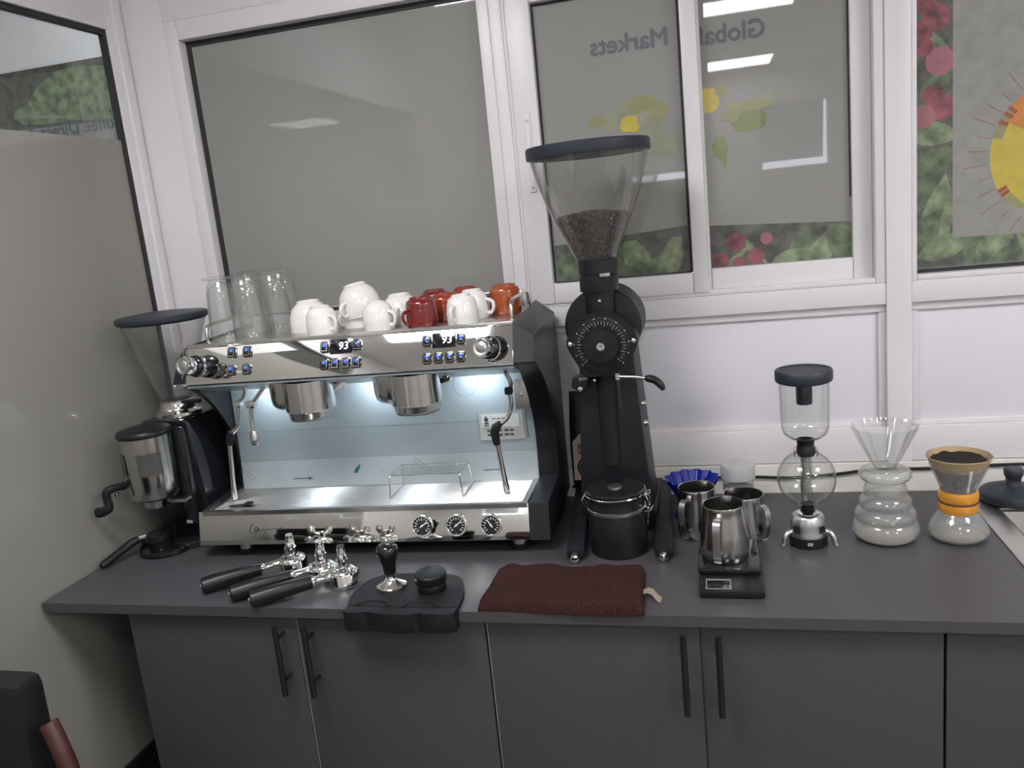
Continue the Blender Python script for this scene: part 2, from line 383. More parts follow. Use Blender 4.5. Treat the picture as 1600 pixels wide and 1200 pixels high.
# right pane: cherries and leaves round a plain field with a big yellow wheel
pprint('W', 'print_photo', 'p_dark', [(.41,1.37),(1.28,1.37),(1.28,2.10),(.41,2.10)])
for i, (x, z, L, W_, a) in enumerate([(.44,1.60,.16,.06,20),(.45,1.66,.12,.05,-10),(.43,1.55,.12,.05,60),(.46,1.50,.16,.06,80),(.43,1.46,.12,.06,50),(.48,1.43,.13,.05,20),(.53,1.41,.14,.05,100),(.57,1.43,.13,.06,60),(.61,1.40,.12,.05,20),(.64,1.43,.14,.06,120),(.68,1.41,.14,.05,70),(.74,1.42,.15,.06,30),(.82,1.41,.15,.06,90),(.90,1.42,.15,.06,40),(.46,1.76,.12,.04,50),(.44,1.84,.10,.04,-30),(.45,1.97,.12,.05,70)]):
    pprint('W', 'print_leaf', ('p_leaf','p_leaf_lt')[i % 2], leaf(x,z,L,W_,a))
for i, (x, z, r) in enumerate([(.455,1.885,.026),(.428,1.86,.022),(.462,1.80,.028),(.432,1.83,.018),(.465,1.71,.026),(.43,1.695,.024),(.448,1.735,.020),(.435,1.91,.02),(.46,1.94,.02)]):
    pprint('W', 'print_cherry', ('p_red','p_pink')[i % 3 == 2], disc(x,z,r))
pprint('W', 'print_field', 'p_grey', [(.487,1.445),(1.15,1.432),(1.15,2.10),(.484,2.10)])
cx, cz = .70, 1.60
def sector(r0, r1, a0, a1, n=10):
    o = [(cx + r1*cos(radians(a0+(a1-a0)*i/n)), cz + r1*sin(radians(a0+(a1-a0)*i/n))) for i in range(n+1)]
    return o + [(cx + r0*cos(radians(a0+(a1-a0)*i/n)), cz + r0*sin(radians(a0+(a1-a0)*i/n))) for i in range(n, -1, -1)]
for a0, a1, m in ((215,165,'p_yellow'),(165,140,'p_lime'),(140,90,'p_orange'),(90,30,'p_brick'),(30,-30,'p_red'),(-30,-90,'p_green'),(-90,-145,'p_lime')):
    pprint('W', 'print_wheel', m, clip(sector(.0,.145,a0,a1),0,2,1.494,3))
pprint('W', 'print_wheel', 'p_yellow', clip(sector(.0,.128,270,140),0,2,1.494,3)); pprint('W', 'print_wheel', 'p_orange', sector(.0,.132,150,60))
for a in (143, 138, 150, 211, 207): pprint('W', 'print_wheel', 'p_brick', sector(.128,.146,a,a+3.4,2))
for a in range(100, 236, 5): pprint('W', 'print_ray', 'p_brick' if a % 2 else 'p_mapfade', sector(.150,.172+.012*(a % 3),a,a+.45,1))

# left wall: tall glazed partition, frosted up to head height, clear above
wl = struct('wall_left', box(BM(), -1.44, -1.38, RY, 0, 0, .40), 'dark_panel')
part('bottom_rail', 'dark_panel', (-1.44, -1.376, RY, -.002, .40, .424), parent=wl)
part('stile', 'white_pvc', (-1.398, -1.375, -.068, -.001, .42, CEIL), parent=wl)
part('stile_bead', 'white_pvc', (-1.396, -1.369, -.040, -.012, .42, CEIL), parent=wl)
part('top_rail', 'white_pvc', (-1.43, -1.372, RY, -.068, 2.112, CEIL), parent=wl)
part('stile', 'white_pvc', (-1.43, -1.372, -2.15, -2.07, .42, 2.112), parent=wl)
obj('gasket', box(box(BM(), -1.392, -1.379, -.080, -.068, .424, 2.112), -1.392, -1.379, -2.07, -.080, 2.100, 2.112), 'gasket', wl)
obj('frosted_pane', box(BM(), -1.400, -1.384, -2.07, -.078, .424, 1.857), 'film_left', wl)
obj('clear_pane', box(BM(), -1.396, -1.390, -2.07, -.078, 1.857, 2.104), 'pane_clear', wl)
part('infill', 'wall_paint', (-1.43, -1.384, RY, -2.15, .42, 2.112), parent=wl)
struct('ceiling_sky_block', box(BM(), -3.5, -1.44, RY, .60, 2.6, 2.66), 'ceiling_paint'); struct('wall_sky_block_side', box(BM(), -3.5, -3.4, RY, .60, 0, 2.6), 'wall_paint'); struct('wall_sky_block_rear', box(BM(), -3.5, -1.44, RY-.1, RY, 0, 2.66), 'wall_paint')  # added unseen enclosure, shuts sky light out of the room next door
# printed partition of the room next door, seen through the clear strip
wo = struct('wall_neighbour', box(BM(), -3.4, -1.46, .50, .56, 0, 2.6), 'white_pvc')
obj('print_photo', flat(BM(), [(-3.2,2.03),(-1.46,1.985),(-1.46,2.205),(-3.2,2.205)], .4995), 'p_dark', wo)
obj('print_field', flat(BM(), [(-3.2,1.2),(-1.46,1.2),(-1.46,2.0),(-3.2,2.055)], .4993), 'p_grey', wo)
obj('print_leaf', flat(BM(), [(-2.21,2.085),(-2.16,2.10),(-2.10,2.15),(-2.02,2.185),(-1.93,2.19),(-1.82,2.175),(-1.70,2.14),(-1.62,2.08),(-1.66,2.02),(-1.75,2.005),(-1.90,2.02),(-2.0,2.03),(-2.1,2.03),(-2.19,2.04),(-2.215,2.06)], .4990), 'p_leaf_lt', wo)
obj('print_leaf', flat(BM(), [(-2.19,2.062),(-2.10,2.047),(-1.98,2.035),(-1.98,2.043),(-2.10,2.058),(-2.18,2.075)], .4988), 'p_mapfade', wo)
bm = text_bm('Coffee Direct Trade', .058, .0015, mirror=True); xf(bm, Matrix.Translation((-1.80,.4986,1.987)) @ FACE); obj('print_lettering', bm, 'p_text', wo)

# ceiling panels
def ceiling_light(x0, x1, y0, y1, lab, zc=None):
    global CEIL
    keep = CEIL; CEIL = zc or CEIL
    t = thing('ceiling_light', lab, 'ceiling light', ((x0+x1)/2, (y0+y1)/2, CEIL), group='ceiling light panels')
    bm = frame_ring(BM(), x0-.03, x1+.03, y0-.03, y1+.03, .03, .03, .03, .03, -.012, 0, 0)
    xf(bm, Matrix(((1,0,0,0),(0,0,1,0),(0,1,0,CEIL),(0,0,0,1)))); wobj('frame', bm, 'white_pvc', t)
    wobj('diffuser', box(BM(), x0, x1, y0, y1, CEIL-.008, CEIL-.003), 'lamp_diffuser', t); CEIL = keep
LB = 'white square ceiling light panel with thin frame'
for x, y, a, b in ((.235, -4.18, .21, .22), (.22, -2.35, .21, .16), (1.85, -2.9, .3, .3), (1.5, -1.25, .3, .3), (-.75, -1.25, .3, .25)): ceiling_light(x-a, x+a, y-b, y+b, LB)  # the last panel is added to brighten the left side
ceiling_light(-2.75, -2.45, -.75, -.45, 'added unseen light panel lighting the room beyond the glazed wall', 2.6)  # added lamp, out of view, lights the printed partition

# ------------------------------------------------------------------ worktop, sink, cabinets
T = .90
bm = BM()
for q in ((-1.378,.540,-.60,-.010),(1.02,1.9,-.60,-.010),(.540,1.02,-.60,-.42),(.540,1.02,-.130,-.010)): box(bm, q[0], q[1], q[2], q[3], T-.02, T)
bmesh.ops.remove_doubles(bm, verts=bm.verts, dist=1e-5)
tag(obj('worktop', bm, 'counter', loc=None), 'long dark grey laminate worktop running below the windows', 'worktop')
bm = BM()
frame_ring(bm, .493, 1.06, -.455, -.045, .043, .04, .035, .085, 0, .003, .001); xf(bm, Matrix(((1,0,0,0),(0,0,1,0),(0,1,0,T),(0,0,0,1))))
sk = thing('sink', 'stainless steel drop-in sink at the worktop end beside the glass brewers', 'sink', (.78,-.25,T))
wobj('rim', bm, 'sink_steel', sk)
bm = BM(); hexa(bm, [(.575,-.38,T-.16),(.985,-.38,T-.16),(.985,-.17,T-.16),(.575,-.17,T-.16)], [(.541,-.418,T-.004),(1.019,-.418,T-.004),(1.019,-.132,T-.004),(.541,-.132,T-.004)])
bm.faces.ensure_lookup_table(); bmesh.ops.delete(bm, geom=[bm.faces[1]], context='FACES')
wobj('basin', bm, 'sink_steel', sk)
bm = BM(); lathe(bm, [(.020,0),(.022,.0012),(.020,.0016),(.018,.0012),(.018,0)], 28, (.565,-.088,T+.003)); wobj('tap_hole_ring', bm, 'chrome', sk)

def handle(parent, x, z0=.722, z1=.868):
    bm = BM(); tube(bm, [(x,-.612,z0),(x,-.612,z1)], .0055, 12)
    for z in (z0+.028, z1-.028): tube(bm, [(x,-.612,z),(x,-.582,z)], .004, 8)
    return wobj('handle', bm, 'handle_black', parent)
def cabinet(x0, x1, doors, lab):
    t = thing('base_cabinet', lab, 'cabinet', ((x0+x1)/2, -.30, 0), group='base cabinets under the worktop')
    bm = BM()
    for q in ((x0,x0+.018,-.563,-.012,.08,T-.0205),(x1-.018,x1,-.563,-.012,.08,T-.0205),(x0+.018,x1-.018,-.563,-.012,.08,.098),(x0+.018,x1-.018,-.03,-.012,.098,T-.0205)): box(bm, *q)
    wobj('body', bm, 'cabinet', t)
    wobj('edge_band', box(box(box(BM(), x0+.001, x0+.017, -.5645, -.563, .098, T-.022), x1-.017, x1-.001, -.5645, -.563, .098, T-.022), (x0+x1)/2-.01, (x0+x1)/2+.01, -.5645, -.563, .098, T-.022), 'carcass', t)
    wobj('plinth', box(BM(), x0, x1, -.52, -.45, 0, .08), 'dark_panel', t)
    for a, b, hx in doors:
        d = wobj('door', box(BM(), a+.0012, b-.0012, -.583, -.565, .085, T-.026, b=.001), 'cabinet', t)
        if hx is not None: handle(d, hx)
        if a in (-.812, -.431): wobj('edge_strip', box(BM(), a+.0010, a+.0021, -.5834, -.566, .085, T-.03), 'carcass', d)
cabinet(-1.190, -.433, ((-1.190,-.812,-.842),(-.812,-.433,-.781)), 'dark grey two-door cabinet below the espresso machine')
cabinet(-.431, .324, ((-.431,-.0535,-.081),(-.0535,.324,-.0235)), 'dark grey two-door cabinet below the tall black grinder and scale')
cabinet(.326, 1.08, ((.326,.703,.674),(.703,1.08,.73)), 'dark grey two-door cabinet below the sink')
cabinet(1.082, 1.88, ((1.082,1.48,1.45),(1.48,1.88,1.51)), 'dark grey two-door cabinet at the end of the run past the sink')

# ------------------------------------------------------------------ espresso machine (local frame: x along its front, y to the back)
O = V((-.74, -.3255, T)); RZ = radians(2.3)
em = thing('espresso_machine', 'two-group chrome and black espresso machine with blue-lit buttons and steam wands', 'espresso machine', O, RZ)
def curve_profile(dy=0.0, ztop=.475, zb=.487):
    c = catmull([(0,.122+dy,.112),(0,.128+dy,.181),(0,.114+dy,.256),(0,.066+dy,.328),(0,.004,.386),(0,-.032,.400)], 5)
    return [(-.038,.030),(-.022,.104)] + [(p.y,p.z) for p in c] + [(-.001,ztop),(.287,zb),(.287,.030)]
def side(x_in, x_out, sgn):
    """side cheek: C-shaped outline, its upper edge chamfered towards the outside"""
    bm = BM(); P0 = curve_profile(0); P1 = curve_profile(.022, .447, .455)
    A = [bm.verts.new((x_in,*p)) for p in P0]; B = [bm.verts.new((x_out,*p)) for p in P1]; n = len(P0)
    bm.faces.new(A); bm.faces.new(B[::-1])
    for i in range(n): bm.faces.new((A[i],A[(i+1)%n],B[(i+1)%n],B[i]))
    return bm
obj('side_panel', side(.347, .388, 1), 'side_grey', em, sharp=30)
obj('side_panel', side(-.378, -.405, -1), 'side_grey', em, sharp=30)
obj('chassis', box(BM(), -.378, .347, -.022, .285, .030, .088), 'black_satin', em)
obj('rear_column', box(BM(), -.378, .347, .150, .285, .088, .392), 'black_satin', em)
PL = Matrix(((1,0,0,0),(0,.214,-.977,-.042),(0,.977,.214,.033),(0,0,0,1)))          # lower panel plane leans back: (x, s, d)
bm = BM(); box(bm, -.405, .347, 0, .0748, -.008, 0, b=.0012); xf(bm, PL); lp = obj('lower_front_panel', bm, 'mirror_steel', em)
tr = obj('drip_tray', frame_ring(BM(), -.395, .345, -.028, .128, .012, .012, .010, .006, 0, .018, 0), 'brushed', em)
xf_me = Matrix(((1,0,0,0),(0,0,1,0),(0,1,0,.089),(0,0,0,1))); tr.data.transform(xf_me); tr.data.flip_normals()
bm = BM()
for i in range(30):
    y = -.0145 + i*.0047; tube(bm, [(-.382,y,.1022),(.332,y,.1022)], .0022, 10)
for x in (-.26,-.14,-.02,.1,.22): box(bm, x, x+.004, -.017, .122, .094, .099)
gr = obj('grate', bm, 'rod_steel', tr)
obj('tray_floor', box(BM(), -.383, .333, -.018, .122, .0885, .091), 'brushed', tr)
# backsplash: two panels still in their bluish protective film
b1 = obj('backsplash', hexa(BM(), [(-.376,.124,.105),(.346,.124,.105),(.346,.15,.105),(-.376,.15,.105)], [(-.376,.131,.172),(.346,.131,.172),(.346,.15,.172),(-.376,.15,.172)]), 'backsplash_low', em)
b2 = obj('backsplash', hexa(BM(), [(-.376,.1315,.1725),(.346,.1315,.1725),(.346,.15,.1725),(-.376,.15,.1725)], [(-.376,.140,.392),(.346,.140,.392),(.346,.15,.392),(-.376,.15,.392)]), 'backsplash_film', em)
obj('seam', box(BM(), -.376, .346, .1338, .136, .243, .2442), 'ink_grey', b2)
def yb(z): return (.124 + (z-.105)*.007/.067) if z < .172 else (.1315 + (z-.1725)*.0085/.2195)
def arrow(x0, x1, z):
    y = yb(z)-.0006; return flat(flat(BM(), [(x0,z-.0011),(x1-.012,z-.0011),(x1-.012,z+.0011),(x0,z+.0011)], y), [(x1-.013,z-.0048),(x1,z),(x1-.013,z+.0048)], y)
obj('film_arrow', arrow(-.243,-.193,.127), 'ink_teal', b1); obj('film_arrow', arrow(.220,.273,.131), 'ink_teal', b1)
obj('film_logo', flat(BM(), leaf(-.082,.143,.034,.009,55), yb(.143)-.0008), 'ink_teal', b1)
bm = BM()
for i in range(9):
    a = radians(60-i*11); 
    flat(bm, [(-.052+.034*cos(a), .135+.020*sin(a)), (-.052+.035*cos(a), .135+.021*sin(a)), (-.052+.035*cos(a-.16), .135+.021*sin(a-.16)), (-.052+.034*cos(a-.16), .135+.020*sin(a-.16))], yb(.14)-.001)
obj('film_logo', bm, 'ink_grey', b1)
def dashes(x, z, ang, rows, n, par, m='ink_grey'):
    bm = BM(); a = radians(ang)
    for r in range(rows):
        u = 0
        for k in range(n):
            L = random.uniform(.003,.008); 
            q = [(u,-.008*r-.0012),(u+L,-.008*r-.0012),(u+L,-.008*r+.0012),(u,-.008*r+.0012)]; u += L+.003
            pts = [(x+p[0]*cos(a)-p[1]*sin(a), z+p[0]*sin(a)+p[1]*cos(a)) for p in q]
            bm.faces.new([bm.verts.new((p[0], yb(p[1])-.0008, p[1])) for p in pts])
    obj('film_print', bm, m, par)
dashes(-.375,.160,-42,2,6,b1); dashes(.062,.165,-40,2,6,b1); dashes(-.135,.292,-35,2,8,b2)
bm = BM(); lathe(bm, [(.026,-.0004),(.0275,0),(.026,.0004)], 30, (.196,yb(.33)-.001,.327), Matrix.Rotation(pi/2,4,'X')); obj('film_logo', bm, 'ink_grey', b2)
# maker's sticker: white upper field with drawing, grey lower field
st = obj('sticker', box(BM(), .221, .322, .1305, .1316, .199, .262), 'sticker_grey', b2)
obj('sticker_field', box(BM(), .228, .312, .1298, .1304, .228, .258), 'sticker', b2)
bm = BM()
for q in ((.233,.243,.2365,.2395),(.234,.242,.242,.250),(.236,.240,.2515,.2535),(.232,.244,.232,.234)): box(bm, q[0], q[1], .1292, .1297, q[2], q[3])
for k in range(4): box(bm, .252+k*.011, .260+k*.011, .1292, .1297, .2475, .2492)
for r in range(2):
    for k in range(5): box(bm, .238+k*.013, .246+k*.013+.002*(k%2), .1298, .1303, .2085+r*.010, .2125+r*.010)
obj('sticker_print', bm, 'ink_dark', b2)
bm = BM()
for k in range(6): box(bm, .222+k*.007, .226+k*.007, .1296, .1303, .2005, .2025)
obj('sticker_print', bm, 'white_print', b2)
# head
obj('head_shell', box(BM(), -.378, .347, .0, .285, .392, .470), 'black_satin', em)
obj('head_underside', hexa(BM(), [(-.376,-.026,.3885),(.346,-.026,.3885),(.346,.086,.356),(-.376,.086,.356)], [(-.376,-.026,.3925),(.346,-.026,.3925),(.346,.086,.3925),(-.376,.086,.3925)]), 'backsplash_film', em)
n_t = V((0,-.925,.380)); t_t = V((0,.380,.925)); p_t = V((0,-.031,.3965))
def onp(x, s, d=0): return V((x,0,0)) + p_t + t_t*s + n_t*d
PT = Matrix(((1,0,0,0),(0,t_t.y,n_t.y,p_t.y),(0,t_t.z,n_t.z,p_t.z),(0,0,0,1)))    # panel plane: (x, s, d)
bm = BM(); box(bm, -.386, .347, 0, .0825, -.010, 0, b=.001); xf(bm, PT); up = obj('upper_front_panel', bm, 'mirror_steel', em)
dk = obj('cup_deck', box(BM(), -.378, .347, .0, .285, .470, .475, b=.0015), 'brushed', em)
bm = BM(); box(bm, -.378, .347, -.001, .004, .470, .479, b=.001); obj('deck_lip', bm, 'chrome', dk)
def zs(z): return (z-.3965)/.925
def button(x, s):
    bm = BM(); prism(bm, [(x+sx*.0094, s+sy*.0118) for sx,sy in ((-1,-.7),(-.7,-1),(.7,-1),(1,-.7),(1,.7),(.7,1),(-.7,1),(-1,.7))], -.001, .0045, 'z', .0012); xf(bm, PT)
    b = obj('button', bm, 'black_gloss', em)
    bm = BM(); box(bm, x-.0058, x+.0058, s-.0080, s+.0080, .004, .0056, .001); xf(bm, PT); obj('key', bm, 'screen_black', b)
    bm = BM(); frame_ring(bm, x-.0066, x+.0066, s-.0088, s+.0088, .0006, .0010, .0010, .0006, .004, .0056, 0); xf(bm, PT @ Matrix(((1,0,0,0),(0,0,1,0),(0,1,0,0),(0,0,0,1)))); obj('key_frame', bm, 'chrome', b)
    bm = BM(); box(bm, x-.0032, x+.0032, s+.0005, s+.0062, .005, .0064, .0006); xf(bm, PT); obj('led', bm, 'led_blue', b)
    bm = BM(); box(bm, x-.0040, x+.0040, s-.0066, s-.0012, .005, .0063, .0005); xf(bm, PT); obj('symbol', bm, 'screen_black', b)
for x in (-.268, -.232):
    for z in (.4565, .4205): button(x, zs(z))
for gx, gz in ((-.018, .4535), (.205, .4510)):
    for x, z in ((-.036,0),(.036,0),(-.0355,-.034),(-.0118,-.034),(.0118,-.034),(.0355,-.034)): button(gx+x, zs(gz+z))
    bm = BM(); box(bm, gx-.0245, gx+.0245, zs(gz)-.0155, zs(gz)+.0155, -.001, .003, .001); xf(bm, PT); d = obj('display', bm, 'screen_black', em)
    bm = text_bm('93', .0225, 0, shear=.12); xf(bm, PT @ Matrix.Translation((gx-.005, zs(gz)-.007, .0034))); obj('digits', bm, 'led_white', d)
# steam knobs
for x, z in ((-.324,.432),(.312,.428)):
    base = onp(x, zs(z)); ax = V((-.16,-.96,.22)).normalized(); M = ax.to_track_quat('Z','Y').to_matrix().to_4x4() @ Matrix.Diagonal((.86,.86,.95,1))
    k = obj('steam_knob', lathe(BM(), [(0,-.006),(.030,-.004),(.029,.006),(.026,.012),(.0265,.044),(.024,.048),(.0185,.050),(.0185,.056)], 30, base, M, wob=lambda a,z: 1+(.02*cos(9*a) if .010 < z < .046 else 0)), 'black_gloss', em)
    obj('knob_band', lathe(BM(), [(.0266,.030),(.0275,.031),(.0275,.038),(.0266,.039)], 30, base, M), 'chrome', k)
    obj('knob_grip', lathe(BM(), [(.0185,.055),(.0215,.056),(.0222,.058),(.0222,.074),(.0205,.078),(.0190,.078)], 12*4, base, M, wob=lambda a,z: 1+.02*cos(12*a)), 'chrome', k)
    obj('knob_cap', lathe(BM(), [(.0190,.078),(.0185,.080),(.0140,.0795),(.0130,.0788),(.0120,.0795),(0,.0802)], 28, base, M), 'brushed', k)
# group heads
for gx, gy in ((-.128,.028),(.112,.030)):
    g = obj('group_head', lathe(BM(), [(0,.302),(.044,.302),(.048,.306),(.050,.318),(.054,.322),(.054,.386)], 40, (gx+.010, gy-.010, 0)), 'group_steel', em)
    bm = BM(); lathe(bm, [(0,.324),(.054,.324),(.060,.330),(.063,.345),(.063,.388)], 40, (gx-.028, gy+.022, 0)); obj('group_boiler', bm, 'group_steel', g)
    bm = BM(); hexa(bm, [(gx+.03,gy-.01,.345),(gx+.075,gy+.03,.352),(gx+.06,gy+.085,.345),(gx-.02,gy+.085,.335)], [(gx+.03,gy-.02,.388),(gx+.085,gy+.02,.388),(gx+.075,gy+.095,.388),(gx-.02,gy+.095,.388)], .003); obj('group_bracket', bm, 'chrome', g)
    obj('gasket_ring', lathe(BM(), [(.030,.3005),(.0455,.3005),(.0465,.3035),(.030,.3035)], 36, (gx+.010, gy-.010, 0)), 'brushed', g)
# work light under the head
for x in (-.265, -.005, .235):
    obj('work_lamp', box(BM(), x-.022, x+.022, .090, .104, .362, .366), 'work_light', em)
obj('lamp_bar', box(BM(), -.376, .346, .086, .108, .366, .392), 'brushed', em)
# steam wands, hot water spout, drain pipe
wr = catmull([(.316,.01,.398),(.315,.025,.375),(.323,.035,.346),(.317,.04,.330),(.318,.042,.300),(.308,.042,.272),(.290,.04,.256),(.280,.04,.240),(.279,.04,.226)], 5)
w_ = obj('steam_wand', tube(BM(), wr, .0048, 12), 'chrome', em)
obj('wand_pipe', tube(BM(), [(.279,.04,.228),(.281,.041,.20),(.287,.042,.135),(.2885,.042,.118),(.2895,.042,.1075)], [.0052,.0052,.0058,.0072,.0065], 12), 'chrome', w_)
obj('wand_grip', tube(BM(), [(.292,.04,.262),(.281,.038,.252),(.277,.038,.24),(.2785,.039,.222),(.279,.04,.214)], [.006,.0105,.0095,.0085,.007], 12), 'black_rubber', w_)
obj('wand_joint', box(BM(), .309, .324, .03, .048, .322, .336, .002), 'black_rubber', w_)
wlp = catmull([(-.281,.03,.396),(-.283,.045,.375),(-.290,.05,.352),(-.307,.05,.332),(-.312,.05,.305),(-.320,.05,.280),(-.338,.05,.262),(-.347,.05,.245)], 5)
w_ = obj('steam_wand', tube(BM(), wlp, .0048, 12), 'chrome', em)
obj('wand_pipe', tube(BM(), [(-.347,.05,.247),(-.351,.05,.20),(-.357,.05,.135),(-.3585,.05,.118),(-.359,.05,.107)], [.0055,.0055,.006,.0072,.0065], 12), 'chrome', w_)
obj('wand_grip', tube(BM(), [(-.338,.05,.268),(-.343,.05,.256),(-.347,.05,.238)], [.008,.0095,.008], 12), 'black_rubber', w_)
obj('wand_joint', box(BM(), -.316, -.300, .04, .058, .325, .337, .002), 'chrome', w_)
hw = obj('hot_water_spout', tube(BM(), catmull([(-.215,.05,.388),(-.235,.05,.370),(-.262,.05,.343),(-.276,.05,.325),(-.281,.05,.30),(-.282,.05,.268)], 5), .0052, 12), 'chrome', em)
obj('spout_nut', box(BM(), -.285, -.266, .04, .06, .322, .338, .002), 'chrome', hw)
obj('aerator', lathe(BM(), [(0,.236),(.0085,.236),(.0095,.240),(.0095,.262),(.006,.270),(0,.270)], 18, (-.282,.05,0)), 'chrome', hw)
bm = BM(); box(bm, .313, .345, .105, .13, .272, .335, .002); pb = obj('pipe_bracket', bm, 'brushed', em)
obj('drain_pipe', tube(BM(), [(.327,.116,.288),(.328,.116,.24),(.330,.117,.205)], .004, 10), 'brushed', pb)
obj('bracket_screw', lathe(BM(), [(0,0),(.005,0),(.0045,.003),(0,.0035)], 12, (.331,.105,.306), Matrix.Rotation(pi/2,4,'X')), 'chrome', pb)
# gauges, signature and feet
RX90 = Matrix.Rotation(pi/2, 4, 'X')
for x, z, an in ((.118,.0655,35),(.193,.0655,38),(.267,.064,125)):
    sz = (z-.033)/.977; PG = PL @ Matrix.Translation((x, sz, 0))
    def G(nm, m, bm, par): return obj(nm, xf(bm, PG), m, par)
    g = G('gauge', 'chrome', lathe(BM(), [(.0185,-.002),(.0225,0),(.0235,.004),(.0225,.0075),(.0195,.0075),(.0185,.005)], 40), em)
    G('dial', 'screen_black', lathe(BM(), [(0,.0035),(.0187,.0035)], 40), g)
    bm = BM()
    for i in range(13):
        v0 = len(bm.verts); box(bm, .0125 if i % 3 else .011, .0165, -.0008, .0008, .0037, .0040); rotv(bm, v0, Matrix.Rotation(radians(-45+i*22.5), 4, 'Z'))
    G('scale_marks', 'white_print', bm, g)
    bm = BM(); box(bm, -.006, .0135, -.0011, .0011, .0043, .0049); cyl(bm, (0,0,0), .0025, .004, .0055, 12); xf(bm, Matrix.Rotation(radians(an), 4, 'Z')); G('needle', 'white_print', bm, g)
sg = [(-.275,.078),(-.282,.064),(-.278,.058),(-.268,.060),(-.262,.068),(-.266,.070),(-.270,.064),(-.265,.060),(-.259,.067),(-.256,.061),(-.250,.066),(-.246,.062),(-.240,.067),(-.235,.064),(-.226,.066),(-.214,.066),(-.200,.068)]
obj('signature', xf(tube(BM(), catmull([(p[0],(p[1]-.033)/.977,.0003) for p in sg], 4), .0009, 5), PL), 'ink_dark', lp)
bm = BM()
for k, (y, z, L) in enumerate(((.225,.385,.020),(.232,.360,.026),(.228,.338,.014),(.236,.318,.022),(.240,.300,.012))): box(bm, .3878, .3888, y, y+.006, z-L, z)
mat('side_mark', (.16,.16,.17), .4); obj('side_marking', bm, 'side_mark', em)
for x in (-.316,.316):
    for y in (.0,.245):
        f = obj('foot', lathe(BM(), [(0,.010),(.016,.010),(.0165,.012),(.0165,.032),(0,.032)], 28, (x,y,0)), 'brushed', em)
        obj('foot_pad', lathe(BM(), [(0,0),(.018,0),(.019,.002),(.019,.009),(.017,.011),(0,.011)], 28, (x,y,0)), 'black_rubber', f)
# cup rails
def railpath(x): return catmull([(x,.066,.474),(x,.069,.500),(x,.090,.512),(x,.175,.513),(x,.252,.513),(x,.270,.501),(x,.272,.474)], 5)
for x in (.333, -.366): obj('cup_rail', tube(BM(), railpath(x), .0042, 10), 'chrome', em)
obj('cup_rail', tube(BM(), catmull([(.318,.277,.474),(.314,.277,.500),(.296,.277,.511),(.0,.277,.511),(-.315,.277,.511),(-.335,.277,.500),(-.339,.277,.474)], 5), .0042, 10), 'chrome', em)

EMX = Matrix.Translation(O) @ Matrix.Rotation(RZ, 4, 'Z')
def emp(x, y, z): return EMX @ V((x,y,z))

# wire rack and small tool lying on the drip tray
bm = BM(); Z0, Z1 = .1055, .155; a, b, c, d = .034, .192, .030, .112
for x in (a, b): tube(bm, catmull([(x+(.004 if x==b else -.004),c-.004,Z0),(x,c,Z1-.006),(x,c+.006,Z1),(x,d-.006,Z1),(x,d,Z1-.006),(x+(.004 if x==b else -.004),d+.004,Z0)], 4), .0014, 6)
for y in (c+.004, d-.004): tube(bm, [(a,y,Z1),(b,y,Z1)], .0016, 6)
for i in range(23): x = a+.004+i*(b-a-.008)/22; tube(bm, [(x,c+.002,Z1+.001),(x,d-.002,Z1+.001)], .0009, 5)
tube(bm, [(a-.004,c-.004,Z0+.0012),(a-.004,d+.004,Z0+.0012)], .0013, 6); tube(bm, [(b+.004,c-.004,Z0+.0012),(b+.004,d+.004,Z0+.0012)], .0013, 6)
bmesh.ops.translate(bm, vec=(-.113,-.07,-.1045), verts=bm.verts)
tag(obj('wire_rack', bm, 'chrome', loc=emp(.113,.07,.1045), rot=(0,0,RZ)), 'small chrome wire cup rack standing on the drip tray', 'rack')
bm = BM(); hexa(bm, [(-.02,-.004,0),(.022,-.005,0),(.022,.006,0),(-.02,.004,0)], [(-.02,-.003,.002),(.022,-.004,.003),(.022,.005,.003),(-.02,.003,.002)], .0006); box(bm, .018, .034, -.006, .008, 0, .006, .001)
tag(obj('tray_clip', bm, 'black_rubber', loc=emp(-.325,.004,.1075), rot=(0,0,RZ+.15)), 'short black plastic clip lying on the left of the drip tray', 'clip')

# ------------------------------------------------------------------ cups and glasses on the machine (all upside down)
DECK = .475
def cup_mesh(kind):
    if kind == 'espresso': pr = [(.0285,.004),(.0305,0),(.0315,.002),(.0318,.018),(.0322,.022),(.0312,.026),(.0300,.038),(.0265,.048),(.0205,.053),(.0195,.0535),(.0190,.057),(.0170,.057),(.0165,.0545),(0,.0545)]
    elif kind == 'mug': pr = [(.0305,.004),(.0325,0),(.0335,.002),(.0340,.020),(.0340,.036),(.0325,.044),(.0330,.047),(.0300,.054),(.0240,.0575),(.0235,.061),(.0210,.061),(.0205,.0585),(0,.0585)]
    else: pr = [(.0445,.004),(.0470,0),(.0480,.002),(.0470,.020),(.0445,.036),(.0390,.050),(.0300,.060),(.0260,.0625),(.0255,.068),(.0230,.068),(.0225,.0645),(0,.0645)]
    inner = [(0, pr[-1][1]-.006)] + [(max(r-.004,.001), z-.004) for r, z in pr[::-1] if .01 < z < pr[-1][1]-.006 and r > .02]
    inner = sorted(inner[1:], key=lambda q: -q[1]); 
    body = lathe(BM(), [(0, pr[-1][1]-.006)] + inner + pr, 36)
    k = dict(espresso=(.030,.016,.014,.042), mug=(.032,.018,.015,.044), cappuccino=(.044,.020,.017,.048))[kind]
    hd = tube(BM(), catmull([(k[0]-.004,0,.012),(k[0]+k[1]*.6,0,.010),(k[0]+k[1],0,.022),(k[0]+k[1]*.8,0,.033),(k[0]-.003,0,.038)], 5), [.0036]*21, 8)
    return body, hd
